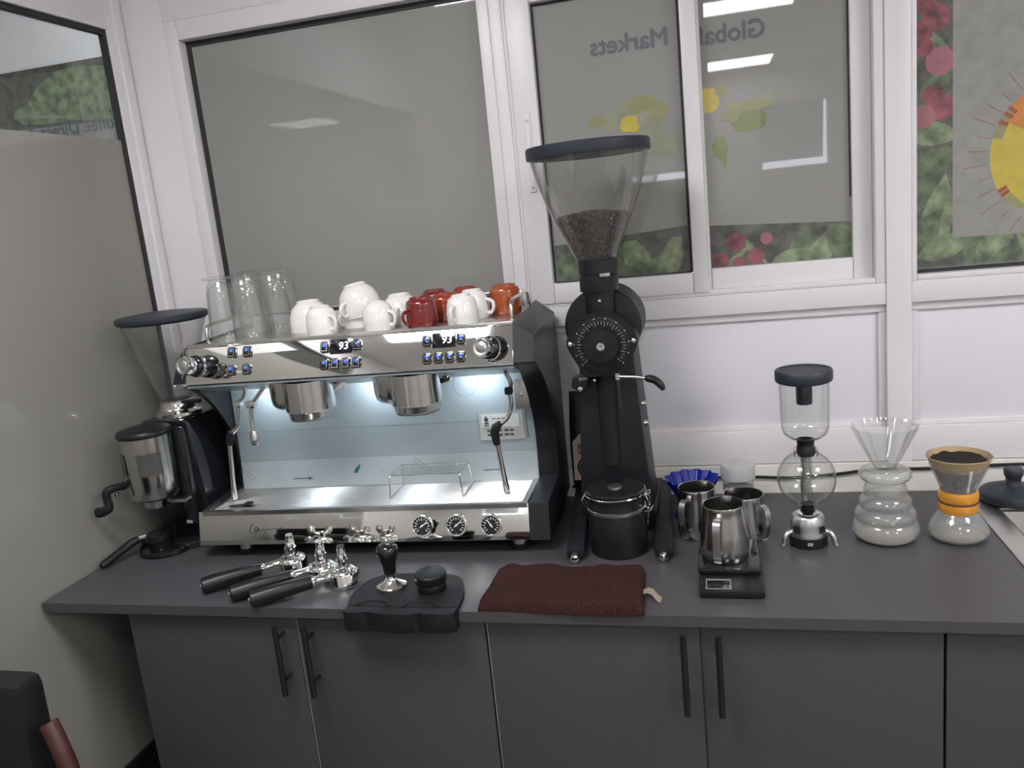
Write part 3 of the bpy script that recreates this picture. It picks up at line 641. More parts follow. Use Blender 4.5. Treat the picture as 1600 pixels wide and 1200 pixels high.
def mk(kind):
    b, h = cup_mesh(kind)
    def fin(bm, nm):
        me = bpy.data.meshes.new(nm); bmesh.ops.recalc_face_normals(bm, faces=bm.faces); bm.to_mesh(me); bm.free(); return me
    return fin(b, 'cup_body_'+kind), fin(h, 'cup_handle_'+kind)
CM = {k: mk(k) for k in ('espresso','mug','cappuccino')}
def cup(kind, m, x, y, ang, lab, grp, z=DECK, tilt=None, nm='coffee_cup', s=1):
    t = thing(nm, lab, 'cup', emp(x,y,z), RZ+radians(ang), grp); t.scale = (s,s,s)
    if tilt: t.rotation_euler = (radians(tilt[0]), radians(tilt[1]), RZ+radians(ang))
    obj('bowl', CM[kind][0].copy(), m, t); obj('handle', CM[kind][1].copy(), m, t)
GW, GR = 'white cups upside down on the machine', 'red and orange cups upside down on the machine'
cup('cappuccino','white_china',-.145,.135,60,'large white cup upside down right beside the glass tumblers',GW)
cup('espresso','white_china',-.083,.058,-30,'small white espresso cup upside down in front of the large cup by the tumblers',GW, s=1.05)
cup('cappuccino','white_china',-.034,.150,-120,'large white cup upside down carrying another cup on top',GW, s=.88)
cup('cappuccino','white_china',-.024,.149,-110,'large white cup lying askew on top of another white cup',GW, z=DECK+.027, tilt=(4,9), nm='coffee_cup')
cup('espresso','white_china',.050,.050,-25,'small white espresso cup upside down below the two stacked white cups',GW, s=1.05)
cup('cappuccino','white_china',.068,.145,-80,'large white cup upside down between the stacked cups and the dark red cup',GW, s=.95)
cup('mug','red_glaze',.143,.060,-125,'dark red glazed cup upside down with its handle turned to the front',GR)
cup('mug','red_glaze',.128,.215,60,'dark red glazed cup upside down in the back row',GR)
cup('mug','brick_glaze',.170,.140,-20,'brick red glazed cup upside down between the dark red cup and the white cups',GR, s=.95)
cup('mug','brick_glaze',.198,.224,70,'brick red glazed cup upside down in the back row behind the white cups',GR)
cup('espresso','white_china',.233,.052,-105,'small white espresso cup upside down with its handle facing front beside the red cups',GW, s=1.05)
cup('espresso','white_china',.238,.128,-15,'small white espresso cup upside down behind another white one among red cups',GW, s=1.08)
cup('mug','orange_glaze',.298,.183,-62,'orange glazed cup upside down by the right-hand cup rail',GR, s=1.03)
# latte glasses standing on their rims, round foot uppermost
gp = [(.0345,0),(.0355,.002),(.0350,.03),(.0330,.07),(.0300,.105),(.0265,.124),(.0220,.130),(.0215,.134),(.0345,.1365),(.0355,.1385),(.0350,.1405),(.012,.1425),(0,.1425),(0,.132),(.016,.124),(.0235,.118),(.0272,.103),(.0303,.07),(.0325,.03),(.0330,.002)]
gm = None
for x, y, l in ((-.326,.085,'clear latte glass upside down by the left cup rail'),(-.255,.062,'clear latte glass upside down at the front edge of the machine top'),(-.300,.165,'clear latte glass upside down in the middle of the glass cluster'),
                (-.232,.145,'clear latte glass upside down next to the large white cup'),(-.335,.240,'clear latte glass upside down at the back by the cup rail'),(-.250,.225,'clear latte glass upside down at the back next to the white cups')):
    if gm is None:
        o = obj('latte_glass', lathe(BM(), gp + [gp[0]], 40, wob=lambda a, z: 1 + (.016*cos(10*a) if .01 < z < .11 else 0)), 'glass_latte'); gm = o.data
    else: o = bpy.data.objects.new('latte_glass', gm); COL.objects.link(o)
    o.location = emp(x,y,DECK); tag(o, l, 'glass', 'latte glasses upside down on the machine')

# ------------------------------------------------------------------ doser grinder in the corner
dg = thing('doser_grinder', 'black doser grinder with clear cone hopper in the corner beside the machine', 'grinder', (-1.25,-.25,T))
bm = BM(); hexa(bm, [(-1.318,-.285,T+.012),(-1.166,-.285,T+.012),(-1.166,-.125,T+.012),(-1.325,-.125,T+.012)], [(-1.308,-.298,1.205),(-1.186,-.298,1.205),(-1.180,-.165,1.205),(-1.312,-.165,1.205)], .012); bd = wobj('body', bm, 'black_gloss', dg)
bm = BM(); prism(bm, [(-1.37,-.30),(-1.355,-.12),(-1.162,-.12),(-1.162,-.29),(-1.22,-.335),(-1.31,-.33)], T, T+.018, 'z', .004); wobj('base', bm, 'black_gloss', dg)
wobj('tray', lathe(BM(), [(0,T),(.058,T),(.063,T+.004),(.063,T+.012),(.060,T+.014),(.057,T+.007),(0,T+.006)], 40, (-1.276,-.325,0)), 'black_gloss', dg)
wobj('collar', lathe(BM(), [(.050,1.200),(.054,1.205),(.054,1.212),(.045,1.217),(.040,1.224),(.040,1.238),(.034,1.240)], 40, (-1.247,-.232,0)), 'chrome', dg)
hp = [(.034,1.234),(.036,1.245),(.096,1.425),(.0985,1.428),(.097,1.428),(.0935,1.4255),(.0338,1.246),(.032,1.234)]
hpo = wobj('hopper', lathe(BM(), hp+[hp[0]], 48, (-1.247,-.232,0)), 'glass_clear_plastic', dg)
wobj('hopper_latch', box(BM(), -1.215, -1.170, -.262, -.248, 1.233, 1.241, .002), 'black_satin', hpo)
wobj('hopper_lid', lathe(BM(), [(0,1.424),(.094,1.424),(.100,1.427),(.102,1.431),(.102,1.438),(.098,1.442),(.05,1.447),(0,1.449)], 56, (-1.247,-.232,0)), 'slate_plastic', dg)
wobj('front_rib', box(BM(), -1.222, -1.190, -.312, -.29, .955, 1.19, .006), 'black_gloss', bd)
dc = (-1.258,-.352,0)
ds = wobj('doser', lathe(BM(), [(0,1.018),(.025,1.018),(.027,1.022),(.029,1.034),(.051,1.044),(.0535,1.048),(.0545,1.110),(.0565,1.186),(0,1.188)], 44, dc), 'pitcher_steel', dg)
wobj('doser_lid', lathe(BM(), [(0,1.186),(.057,1.186),(.059,1.189),(.059,1.195),(.056,1.199),(.03,1.206),(0,1.208)], 44, dc), 'black_satin', ds)
for a0, a1 in ((205,248),(282,335)):            # sight windows
    bm = BM(); n = 8; rows = []
    for z in (1.102, 1.152):
        rows.append([bm.verts.new((dc[0]+.0568*cos(radians(a0+(a1-a0)*i/n)), dc[1]+.0568*sin(radians(a0+(a1-a0)*i/n)), z)) for i in range(n+1)])
    for i in range(n): bm.faces.new((rows[0][i],rows[0][i+1],rows[1][i+1],rows[1][i]))
    bmesh.ops.solidify(bm, geom=bm.faces[:], thickness=.0015); mat('sight_glass', (.16,.155,.145), .1, coat=.5); wobj('sight_window', bm, 'sight_glass', ds)
lv = wobj('dosing_lever', tube(BM(), catmull([(-1.315,-.375,1.075),(-1.325,-.405,1.078),(-1.333,-.415,1.072),(-1.335,-.415,1.055),(-1.333,-.415,1.040),(-1.345,-.418,1.030),(-1.362,-.42,1.027)], 4), [.009]*17+[.011]*4+[.0115]*4, 10), 'black_rubber', dg)
wobj('lever_screw', cyl(BM(), (-1.322,-.405,1.062), .004, -.012, -.004, 12, M=RX90), 'chrome', lv)
wobj('portafilter_fork', box(BM(), -1.262, -1.195, -.335, -.29, 1.018, 1.026, .001), 'brushed', dg)
wobj('badge', box(BM(), -1.222, -1.206, -.313, -.309, .958, .966, .001), 'powder_grey', dg)
pf = thing('portafilter', 'slim dark-handled portafilter resting on the tray of the corner grinder', 'portafilter', (-1.285,-.335,T+.006))
wobj('basket', lathe(BM(), [(0,T+.0065),(.024,T+.0065),(.027,T+.012),(.028,T+.044),(.024,T+.048),(.014,T+.050),(0,T+.050)], 32, (-1.285,-.335,0)), 'black_gloss', pf)
wobj('neck', tube(BM(), [(-1.307,-.342,T+.040),(-1.330,-.352,T+.036)], .007, 12), 'chrome', pf)
wobj('handle', tube(BM(), [(-1.328,-.352,T+.036),(-1.338,-.365,T+.032),(-1.350,-.40,T+.020),(-1.358,-.435,T+.011),(-1.359,-.445,T+.010)], [.008,.010,.0095,.0095,.006], 12), 'black_satin', pf)

# ------------------------------------------------------------------ tall shop grinder
GX, GY = -.226, -.21
eg = thing('shop_grinder', 'tall black shop grinder with numbered dial and funnel hopper on splayed feet', 'grinder', (GX,-.16,T))
bm = BM(); hexa(bm, [(GX-.078,-.232,T+.03),(GX+.078,-.232,T+.03),(GX+.078,-.095,T+.03),(GX-.078,-.095,T+.03)], [(GX-.054,-.222,1.30),(GX+.056,-.222,1.30),(GX+.056,-.095,1.30),(GX-.054,-.095,1.30)], .004); cb = wobj('column', bm, 'black_metal', eg)
wobj('chute_channel', lathe(BM(), [(0,T+.15),(.022,T+.15),(.022,1.262),(0,1.262)], 24, (GX-.002,-.218,0)), 'black_metal', cb)
wobj('base_plate', box(BM(), GX-.085, GX+.085, -.225, -.022, T+.004, T+.048, .004), 'black_metal', eg)
for s, (fx, fy), (bx_, by) in ((-1,(-.294,-.385),(-.325,-.06)),(1,(-.122,-.375),(-.138,-.05))):
    a, b = V((fx,fy,0)), V((bx_,by,0)); d = (b-a).normalized(); n = V((-d.y,d.x,0)); lo = []; hi = []
    lo = [a - n*-.0175, a + n*-.0175, b + n*-.0165, b - n*-.0165]
    lo = [tuple((q.x,q.y,T+.006)) for q in lo]; hz = (T+.024,T+.024,T+.048,T+.048)
    hi = [(q[0],q[1],h) for q, h in zip(lo, hz)]
    f = wobj('leg', hexa(BM(), lo, hi, .003), 'black_metal', eg)
    e = a + d*.012
    wobj('ball_foot', lathe(BM(), [(0,T),(.006,T+.0006),(.0095,T+.005),(.010,T+.010),(.007,T+.0165),(0,T+.019)], 20, (e.x,e.y-.018,0)), 'chrome', f)
    wobj('rear_foot', lathe(BM(), [(0,T),(.009,T),(.009,T+.008),(0,T+.008)], 16, (b.x,b.y-.02,0)), 'black_rubber', f)
RY_ = Matrix.Rotation(pi/2, 4, 'X')              # z -> -y
hz_ = lathe(BM(), [(0,-.135),(.070,-.135),(.078,-.128),(.079,0.0),(.074,.006),(.060,.008),(0,.008)], 56, (GX-.002,GY,1.342), RY_)
hs = wobj('motor_housing', hz_, 'black_metal', eg)
# dial plate: lobed ears with screws, flat bottom
pts = []
for i in range(0, 181, 9): a = radians(i); pts.append((GX + (.0665 if 20 < i < 160 else .072)*cos(a), 1.312 + .0655*sin(a)))
pts += [(GX-.066,1.296),(GX-.055,1.278),(GX-.045,1.266),(GX-.043,1.250),(GX-.038,1.246),(GX+.038,1.246),(GX+.043,1.250),(GX+.045,1.266),(GX+.055,1.278),(GX+.066,1.296)]
dp = wobj('dial_plate', prism(BM(), pts, -.265, -.212, 'y', .003), 'black_metal', eg)
DC = (GX,-.265,1.3105)
dl = wobj('dial', lathe(BM(), [(.056,-.001),(.058,.003),(.052,.0045),(.044,.0045),(.043,.003),(.036,.003)], 56, DC, RY_), 'black_satin', eg)
bm = BM()
for i in range(34):
    a = radians(-42 + i*8.0); maj = i % 3 == 0; v0 = len(bm.verts); box(bm, .0395 if maj else .043, .0495, -.0006, .0006, 0, .0004)
    rotv(bm, v0, Matrix.Translation((DC[0],DC[1]-.0046,DC[2])) @ RY_ @ Matrix.Rotation(a, 4, 'Z'))
    if maj: v0 = len(bm.verts); box(bm, .0535, .0565, -.0016, .0016, -.0012, -.0006); rotv(bm, v0, Matrix.Translation((DC[0],DC[1]-.0046,DC[2])) @ RY_ @ Matrix.Rotation(a, 4, 'Z'))
mat('dial_grey', (.30,.30,.30), .6); wobj('dial_scale', bm, 'dial_grey', dl)
kn = wobj('dial_knob', lathe(BM(), [(.037,0),(.036,.012),(.034,.016),(.012,.017),(0,.017)], 48, DC, RY_), 'black_satin', eg)
wobj('knob_screw', lathe(BM(), [(.0092,.016),(.0092,.019),(.008,.021),(.003,.0215),(0,.0205)], 24, DC, RY_), 'chrome', kn)
for x in (GX-.064, GX+.064): wobj('plate_screw', lathe(BM(), [(.0048,0),(.0048,.002),(.003,.003),(0,.003)], 16, (x,-.265,1.316), RY_), 'chrome', dp)
nk = wobj('neck', lathe(BM(), [(.030,1.365),(.0305,1.37),(.0300,1.416),(.039,1.417),(.0395,1.420),(.0395,1.446),(.037,1.449),(.037,1.452),(.0405,1.453),(.0405,1.478),(.037,1.479)], 44, (GX-.002,GY-.008,0)), 'black_satin', eg)
wobj('neck_clip', box(BM(), GX+.006, GX+.026, GY-.051, GY-.040, 1.446, 1.453, .001), 'brushed', nk)
wobj('neck_screw', lathe(BM(), [(.004,0),(.003,.002),(0,.0025)], 14, (GX,GY-.0375,1.398), RY_), 'chrome', nk)
HP = [(.039,1.470),(.0400,1.478),(.0475,1.495),(.0605,1.522),(.0770,1.557),(.0925,1.595),(.1040,1.630),(.1125,1.662),(.1195,1.694),(.1205,1.700)]
inn = [(r-.002, z+.0006) for r, z in HP[::-1]]
hop = wobj('hopper', lathe(BM(), HP+inn+[HP[0]], 56, (GX-.006,GY+.006,0)), 'glass_hopper', eg)
wobj('hopper_rim', lathe(BM(), [(.1185,1.684),(.1225,1.684),(.1235,1.687),(.1235,1.704),(.1215,1.7065),(.0,1.7065),(0,1.7035),(.1190,1.7030),(.1185,1.684)], 60, (GX-.006,GY+.006,0)), 'slate_plastic', hop)
lvv = wobj('lever', tube(BM(), [(GX+.030,-.268,1.2455),(GX+.065,-.272,1.2435),(GX+.088,-.275,1.2400)], .0035, 10), 'brushed', eg)
wobj('lever_paddle', tube(BM(), catmull([(GX+.082,-.274,1.241),(GX+.092,-.275,1.2395),(GX+.102,-.276,1.236),(GX+.112,-.278,1.2265),(GX+.118,-.28,1.2165)], 4), [.004,.006,.007,.0075,.0078,.0078,.0078,.0078,.0078,.0078,.0078,.0076,.0074,.007,.006,.005,.004], 10), 'black_satin', lvv)
wobj('lever_pivot', cyl(BM(), (GX+.026,-.262,0), .006, 1.238, 1.252, 16), 'chrome', lvv)
wobj('spout_rod', cyl(BM(), (GX+.026,-.262,0), .0042, 1.178, 1.240, 14), 'black_gloss', eg)
bm = BM(); prism(bm, [(GX-.066,1.246),(GX-.038,1.250),(GX-.036,1.226),(GX-.050,1.214),(GX-.070,1.226)], -.262, -.225, 'y', .003); sp = wobj('bag_clamp', bm, 'black_satin', eg)
bm = BM(); tube(bm, [V((GX-.052+.0012*i, -.266+.004*sin(i*1.57), 1.243+.004*cos(i*1.57))) for i in range(16)], .0009, 5); wobj('spring', bm, 'brushed', sp)
wobj('clamp_screw', lathe(BM(), [(.005,0),(.005,.004),(0,.005)], 14, (GX-.051,-.262,1.223), RY_), 'chrome', sp)
wobj('clamp_screw', lathe(BM(), [(.003,0),(.003,.006),(0,.007)], 14, (GX-.020,-.262,1.240), RY_), 'chrome', sp)
for z in (1.172, 1.130):
    wobj('side_switch', lathe(BM(), [(.006,0),(.006,.004),(.0045,.008),(0,.009)], 14, (GX+.057+(1.30-z)*.06,-.20,z), Matrix.Rotation(pi/2, 4, 'Y')), 'chrome', eg)

# coffee beans in the hopper
def hr(z):
    for (r0,z0),(r1,z1) in zip(HP, HP[1:]):
        if z0 <= z <= z1: return r0 + (r1-r0)*(z-z0)/(z1-z0)
    return HP[0][0]
bm = BM(); ico = BM(); bmesh.ops.create_icosphere(ico, subdivisions=1, radius=1); iv = [v.co.copy() for v in ico.verts]; ifc = [[v.index for v in f.verts] for f in ico.faces]; ico.free()
def bean(p, s=.0047):
    M = Matrix.Rotation(random.uniform(0,6.3),4,'Z') @ Matrix.Rotation(random.uniform(0,6.3),4,'X') @ Matrix.Diagonal((s*1.35, s*.95, s*.65, 1))
    vs = [bm.verts.new(V(p) + M @ c) for c in iv]
    for f in ifc: bm.faces.new([vs[i] for i in f])
lathe(bm, [(0,1.474)] + [(hr(z)-.0085, z) for z in (1.476,1.49,1.51,1.53,1.552)] + [(.05,1.560),(0,1.568)], 32)
for _ in range(1150):
    z = 1.480 + random.random()**.8*.082; a = random.uniform(0, 2*pi); r = hr(z)-.0075; bean((r*cos(a), r*sin(a), z))
for _ in range(520):
    a = random.uniform(0, 2*pi); r = .070*random.random()**.5; bean((r*cos(a), r*sin(a), 1.572 - r*.12 + random.uniform(-.002,.004)))
bmesh.ops.translate(bm, vec=(0,0,-1.474), verts=bm.verts)
tag(obj('coffee_beans', bm, 'bean', loc=(GX-.006,GY+.006,1.474), sharp=60), 'heap of dark roasted coffee beans filling the lower funnel hopper', 'coffee beans', kind='stuff')

# canister between the feet
cn = thing('canister', 'black round canister with clear bail lid between the feet of the tall grinder', 'canister', (-.214,-.325,T))
wobj('body', lathe(BM(), [(0,T),(.055,T),(.0575,T+.003),(.0575,T+.086),(.056,T+.090),(.056,T+.118),(0,T+.118)], 48, (-.214,-.325,0)), 'black_satin', cn)
wobj('band', lathe(BM(), [(.0572,T+.088),(.0592,T+.089),(.0592,T+.095),(.0572,T+.096)], 48, (-.214,-.325,0)), 'brushed', cn)
ld = wobj('lid', lathe(BM(), [(.0560,T+.118),(.0600,T+.119),(.0612,T+.121),(.0612,T+.129),(.058,T+.132),(.020,T+.133),(0,T+.133)], 48, (-.214,-.325,0)), 'black_gloss', cn)
wobj('lid_ring', lathe(BM(), [(.0612,T+.1215),(.0622,T+.123),(.0612,T+.1245)], 48, (-.214,-.325,0)), 'chrome', ld)
wobj('vent', lathe(BM(), [(.0145,T+.1325),(.0145,T+.1355),(.012,T+.1365),(0,T+.1360)], 28, (-.214,-.325,0)), 'brushed', ld)
bm = BM()
tube(bm, [(-.153,-.345,T+.122),(-.147,-.348,T+.110),(-.151,-.348,T+.088),(-.149,-.352,T+.066),(-.152,-.345,T+.062),(-.152,-.330,T+.064),(-.148,-.330,T+.088),(-.146,-.33,T+.112),(-.153,-.33,T+.122)], .0014, 6, closed=True)
tube(bm, [(-.155,-.350,T+.090),(-.143,-.353,T+.094),(-.140,-.34,T+.098),(-.155,-.33,T+.092)], .0014, 6); tube(bm, [(-.155,-.350,T+.122),(-.144,-.352,T+.128),(-.144,-.334,T+.129),(-.155,-.33,T+.123)], .0014, 6)
wobj('bail_latch', bm, 'chrome', cn)
wobj('bail_hinge', tube(BM(), [(-.273,-.34,T+.124),(-.280,-.342,T+.112),(-.275,-.34,T+.098),(-.274,-.325,T+.098),(-.279,-.325,T+.112),(-.273,-.325,T+.124)], .0014, 6, closed=True), 'chrome', cn)

# coffee bag behind the tall grinder
cbg = thing('coffee_bag', 'black stand-up coffee bag with pale label half hidden behind the tall grinder', 'coffee bag', (-.292,-.058,T+.048))
bm = BM(); rows = []
for z, hw_, dp_ in ((0,.050,.020),(.01,.052,.026),(.08,.052,.030),(.15,.051,.022),(.19,.049,.010),(.215,.048,.003),(.225,.048,.002)):
    rows.append([bm.verts.new((-.292+hw_*max(-1,min(1,1.25*cos(2*pi*i/24))), -.058+dp_*max(-1,min(1,1.25*sin(2*pi*i/24))), T+.048+z)) for i in range(24)])
for A, B in zip(rows, rows[1:]):
    for i in range(24): bm.faces.new((A[i],A[(i+1)%24],B[(i+1)%24],B[i]))
bm.faces.new(rows[0][::-1]); bm.faces.new(rows[-1]); bgo = wobj('pouch', bm, 'black_satin', cbg)
LY = -.0895
wobj('label', prism(BM(), [(-.338,T+.068),(-.246,T+.068),(-.246,T+.168),(-.27,T+.182),(-.315,T+.182),(-.336,T+.160)], LY, LY+.0012, 'y'), 'kraft', bgo)
wobj('label_roundel', lathe(BM(), [(0,.0004),(.029,.0004),(.029,0)], 28, (-.300,LY,T+.098), RY_), 'black_satin', bgo)
wobj('label_roundel', lathe(BM(), [(.0235,.0008),(.0245,.0008)], 28, (-.300,LY,T+.098), RY_), 'kraft', bgo)
bm = text_bm('ESPRESSO', .017, .0005); xf(bm, Matrix.Translation((-.325,LY-.0006,T+.142)) @ FACE); wobj('label_lettering', bm, 'ink_dark', bgo)
wobj('label_stripe', box(BM(), -.325, -.25, LY-.0006, LY, T+.132, T+.1375), 'p_brick', bgo)

# ------------------------------------------------------------------ milk pitchers, scale, dripper, jar
def pitcher(x, y, z, h, rb, rt, ang, lab):
    t = thing('milk_pitcher', lab, 'pitcher', (x,y,z), radians(ang), 'steel milk pitchers')
    spout = lambda a, zz: 1 + (.16*max(0,(zz/h-.72)/.28))*max(0,cos(a))**14
    pr = [(0,0),(rb-.003,0),(rb,.004),(rb+.001,h*.25),(rb-.001,h*.5),(rt+.001,h*.8),(rt,h*.93),(rt+.001,h-.001),(rt+.0005,h),(rt-.001,h-.001),(rt-.0015,h*.9),(rt-.001,h*.78),(rb-.003,h*.5),(rb-.003,.006),(0,.005)]
    obj('jug', lathe(BM(), pr, 48, wob=spout), 'pitcher_steel', t)
    bm = BM(); path = catmull([(-rt+.001,0,h*.80),(-rt-.012,0,h*.86),(-rt-.024,0,h*.78),(-rt-.026,0,h*.5),(-rb-.018,0,h*.22),(-rb-.013,0,h*.14),(-rb-.014,0,h*.10)], 5)
    L = []
    for i, p in enumerate(path):
        a = path[max(i-1,0)]; b = path[min(i+1,len(path)-1)]; d = (b-a).normalized(); n = V((-d.z,0,d.x))
        L.append([bm.verts.new(p + V((0,sy*.0065,0)) + n*(sn*.0011)) for sy, sn in ((-1,-1),(1,-1),(1,1),(-1,1))])
    for A, B in zip(L, L[1:]):
        for k in range(4): bm.faces.new((A[k],A[(k+1)%4],B[(k+1)%4],B[k]))
    bm.faces.new(L[0][::-1]); bm.faces.new(L[-1]); obj('handle', bm, 'brushed', t, sharp=50)
    return t
pitcher(-.006,-.418,T+.0275,.103,.0435,.0365,77,'steel milk pitcher standing on the black scale')
pitcher(-.058,-.250,T,.104,.0400,.0365,62,'steel milk pitcher in front of the blue dripper')
pitcher(.034,-.262,T,.092,.0420,.0385,132,'steel milk pitcher in front of the small lidded jar')
sc = thing('kitchen_scale', 'flat black digital scale under a steel pitcher', 'scale', (0,-.43,T))
wobj('base', box(BM(), -.053, .057, -.538, -.335, T+.002, T+.015, .004), 'black_satin', sc)
wobj('platform', box(BM(), -.056, .054, -.474, -.338, T+.016, T+.027, .004), 'black_gloss', sc)
dsp = wobj('display', box(BM(), -.041, .001, -.531, -.494, T+.0145, T+.0158, .0005), 'screen_black', sc)
bm = BM(); frame_ring(bm, -.0415, .0015, -.5315, -.4935, .0016, .0016, .0016, .0035, 0, .0008, 0); xf(bm, Matrix(((1,0,0,0),(0,0,1,0),(0,1,0,T+.0158),(0,0,0,1)))); wobj('display_frame', bm, 'powder_grey', dsp)
for x in (-.04,.044):
    for y in (-.52,-.355): wobj('foot', cyl(BM(), (x,y,0), .006, T, T+.003, 12), 'black_rubber', sc)
bd_ = thing('coffee_dripper', 'bright blue plastic dripper with scalloped rim behind the pitchers', 'dripper', (-.070,-.140,T), radians(230))
sw = lambda a, z: 1 + (.07*max(0,(z-.02)/.066))*cos(12*a)
obj('cone', lathe(BM(), [(.0165,.012),(.024,.020),(.042,.060),(.055,.085),(.057,.086),(.056,.0865),(.040,.060),(.022,.021),(.014,.013),(.0165,.012)], 96, wob=sw), 'blue_plastic', bd_)
obj('base', lathe(BM(), [(.012,.004),(.038,.0),(.040,.002),(.040,.006),(.030,.012),(.018,.016),(.012,.014)], 48), 'blue_plastic', bd_)
obj('handle', tube(BM(), catmull([(-.045,.0,.070),(-.060,.0,.066),(-.064,0,.045),(-.054,0,.026),(-.032,0,.026)], 5), .0045, 8), 'blue_plastic', bd_)
jr = thing('storage_jar', 'small clear jar with cloudy screw lid behind the pitchers', 'jar', (.028,-.105,T))
obj('body', lathe(BM(), [(0,0),(.030,0),(.033,.003),(.034,.070),(.0345,.078),(.0325,.078),(.032,.070),(.031,.004),(0,.003)], 40), 'glass_hazy', jr)
obj('contents', lathe(BM(), [(0,.004),(.0300,.004),(.0305,.052),(.022,.055),(0,.056)], 32), 'powder_grey', jr)
obj('lid', lathe(BM(), [(.0350,.072),(.0365,.073),(.0365,.100),(.0345,.104),(.0300,.105),(0,.104)], 44, wob=lambda a,z: 1+.008*cos(40*a)), 'lid_translucent', jr)

# ------------------------------------------------------------------ siphon brewer
SX, SY = .152, -.297
si = thing('siphon_brewer', 'glass siphon coffee brewer with round globe and upturned black lid', 'coffee brewer', (SX,SY,T))
S = lambda pr, m, nm, par=si, seg=44, wob=None: obj(nm, lathe(BM(), pr, seg, wob=wob), m, par)
S([(0,0),(.033,0),(.0355,.002),(.0355,.020),(.033,.022),(0,.022)], 'black_satin', 'base')
obj('switch', box(BM(), -.005, .005, -.0372, -.034, .009, .015, .001), 'powder_grey', si.children[0])
hsg = S([(.0345,.020),(.0345,.024),(.0335,.027),(.0325,.042),(.0305,.056),(.027,.061),(.022,.062),(.020,.059),(.014,.052),(0,.051)], 'brushed', 'burner_housing')
bm = BM()
for a in range(0, 360, 90):
    for k in (-1,0,1):
        v0 = len(bm.verts); box(bm, .0325, .0345, -.0013, .0013, .030, .044, .0006); rotv(bm, v0, Matrix.Rotation(radians(a+45+k*9.5), 4, 'Z'))
obj('vent_slot', bm, 'black_rubber', hsg)
for a in (205, 335, 90):
    d = V((cos(radians(a)), sin(radians(a)), 0)); 
    pth = catmull([d*.028+V((0,0,.030)), d*.040+V((0,0,.030)), d*.048+V((0,0,.022)), d*.0515+V((0,0,.010)), d*.0535+V((0,0,.0052))], 5)
    obj('foot', tube(BM(), pth, [.0052]*len(pth), 10), 'brushed', si)
obj('reflector', lathe(BM(), [(0,.054),(.012,.055),(.021,.063),(.020,.064),(.011,.057)], 32), 'chrome', hsg)
S([(0,.060),(.0085,.060),(.0110,.066),(.0125,.068),(.0125,.082),(.011,.084),(0,.084)], 'black_rubber', 'stopper')
gl_ = [(.0125,.076)] + [(.0545*cos(a), .134+.0545*sin(a)) for a in [radians(d) for d in range(-72, 76, 8)]] + [(.0160,.188),(.0155,.197)]
S(gl_ + [(r-.0018, z-.0005) for r, z in gl_[::-1]] + [gl_[0]], 'glass', 'globe', seg=56)
nkc = S([(.0165,.180),(.0175,.181),(.0175,.196),(.0155,.199),(.0160,.206),(.0165,.208),(.0165,.212),(.012,.213)], 'black_satin', 'neck_clamp')
obj('clamp_clip', box(box(BM(), -.0225, -.0165, -.006, .006, .178, .197, .002), .0165, .0225, -.006, .006, .178, .197, .002), 'chrome', nkc)
S([(.0100,.095),(.0105,.095),(.0105,.205),(.0100,.205),(.0100,.095)], 'glass', 'tube', seg=24)
obj('filter_spring', tube(BM(), [V((.0075*cos(i*.9), .0075*sin(i*.9), .098+i*.00085)) for i in range(110)], .0012, 5), 'brushed', si)
obj('heating_chain', tube(BM(), catmull([(-.004,0,.088),(-.007,.002,.12),(-.003,-.002,.15),(-.006,.001,.18)], 6), .0045, 8), 'brushed', si)
ch = [(.0120,.208),(.016,.211),(.030,.216),(.040,.224),(.0435,.234),(.0440,.245),(.0455,.330)]
S(ch + [(r-.0018, z+.0004) for r, z in ch[::-1]] + [ch[0]], 'glass', 'upper_chamber', seg=52)
lid_ = S([(0,.324),(.046,.324),(.0505,.326),(.0520,.329),(.0520,.345),(.050,.348),(.046,.348),(.044,.346),(0,.346)], 'slate_plastic', 'lid')
obj('lid_plug', lathe(BM(), [(0,.281),(.0135,.281),(.0145,.283),(.0150,.326),(0,.326)], 32), 'slate_plastic', lid_)

# ------------------------------------------------------------------ glass server with dripper, hourglass brewer, pot lid
sv = thing('coffee_server', 'empty clear glass server with stepped rings and wide lip', 'glass server', (.297,-.268,T))
so = [(0,.0005),(.046,.0005),(.053,.004),(.0590,.011),(.0612,.018),(.0605,.026),(.0570,.034),(.0535,.038),(.0545,.042),(.0565,.047),(.0545,.055),(.0490,.061),(.0455,.064),(.0462,.068),(.0480,.073),(.0460,.080),(.0415,.086),(.0385,.089),(.0388,.093),(.0395,.098),(.0375,.106),(.0355,.112),(.0370,.118),(.0440,.122),(.0475,.127),(.0475,.133),(.0440,.138),(.0380,.140)]
obj('vessel', lathe(BM(), so + [(r-.002, z-.0003) for r, z in so[:1:-1]] + [(0,.003)], 56), 'glass_hazy', sv)
mat('coffee_trace', (.24,.22,.19), .4); obj('residue', lathe(BM(), [(0,.0035),(.050,.0035),(.052,.0055),(.049,.006),(0,.0055)], 40), 'coffee_trace', sv)
dr = thing('glass_dripper', 'fluted clear glass cone dripper sitting in the mouth of the server', 'dripper', (.297,-.268,T+.137))
fl = lambda a, z: 1 + .045*max(0,min(1,(z-.004)/.03))*cos(12*a)
do = [(.0165,.0),(.0185,.004),(.0290,.025),(.0430,.055),(.0560,.083),(.0590,.088)]
obj('cone', lathe(BM(), do + [(r-.002, z+.0005) for r, z in do[::-1]] + [do[0]], 96, wob=fl), 'glass', dr)
obj('collar', lathe(BM(), [(.018,.0005),(.0365,.0025),(.0375,.004),(.0365,.006),(.020,.0065)], 48), 'glass_hazy', dr)
cm = thing('hourglass_brewer', 'hourglass glass brewer with amber collar and paper filter full of coffee grounds', 'coffee brewer', (.424,-.270,T))
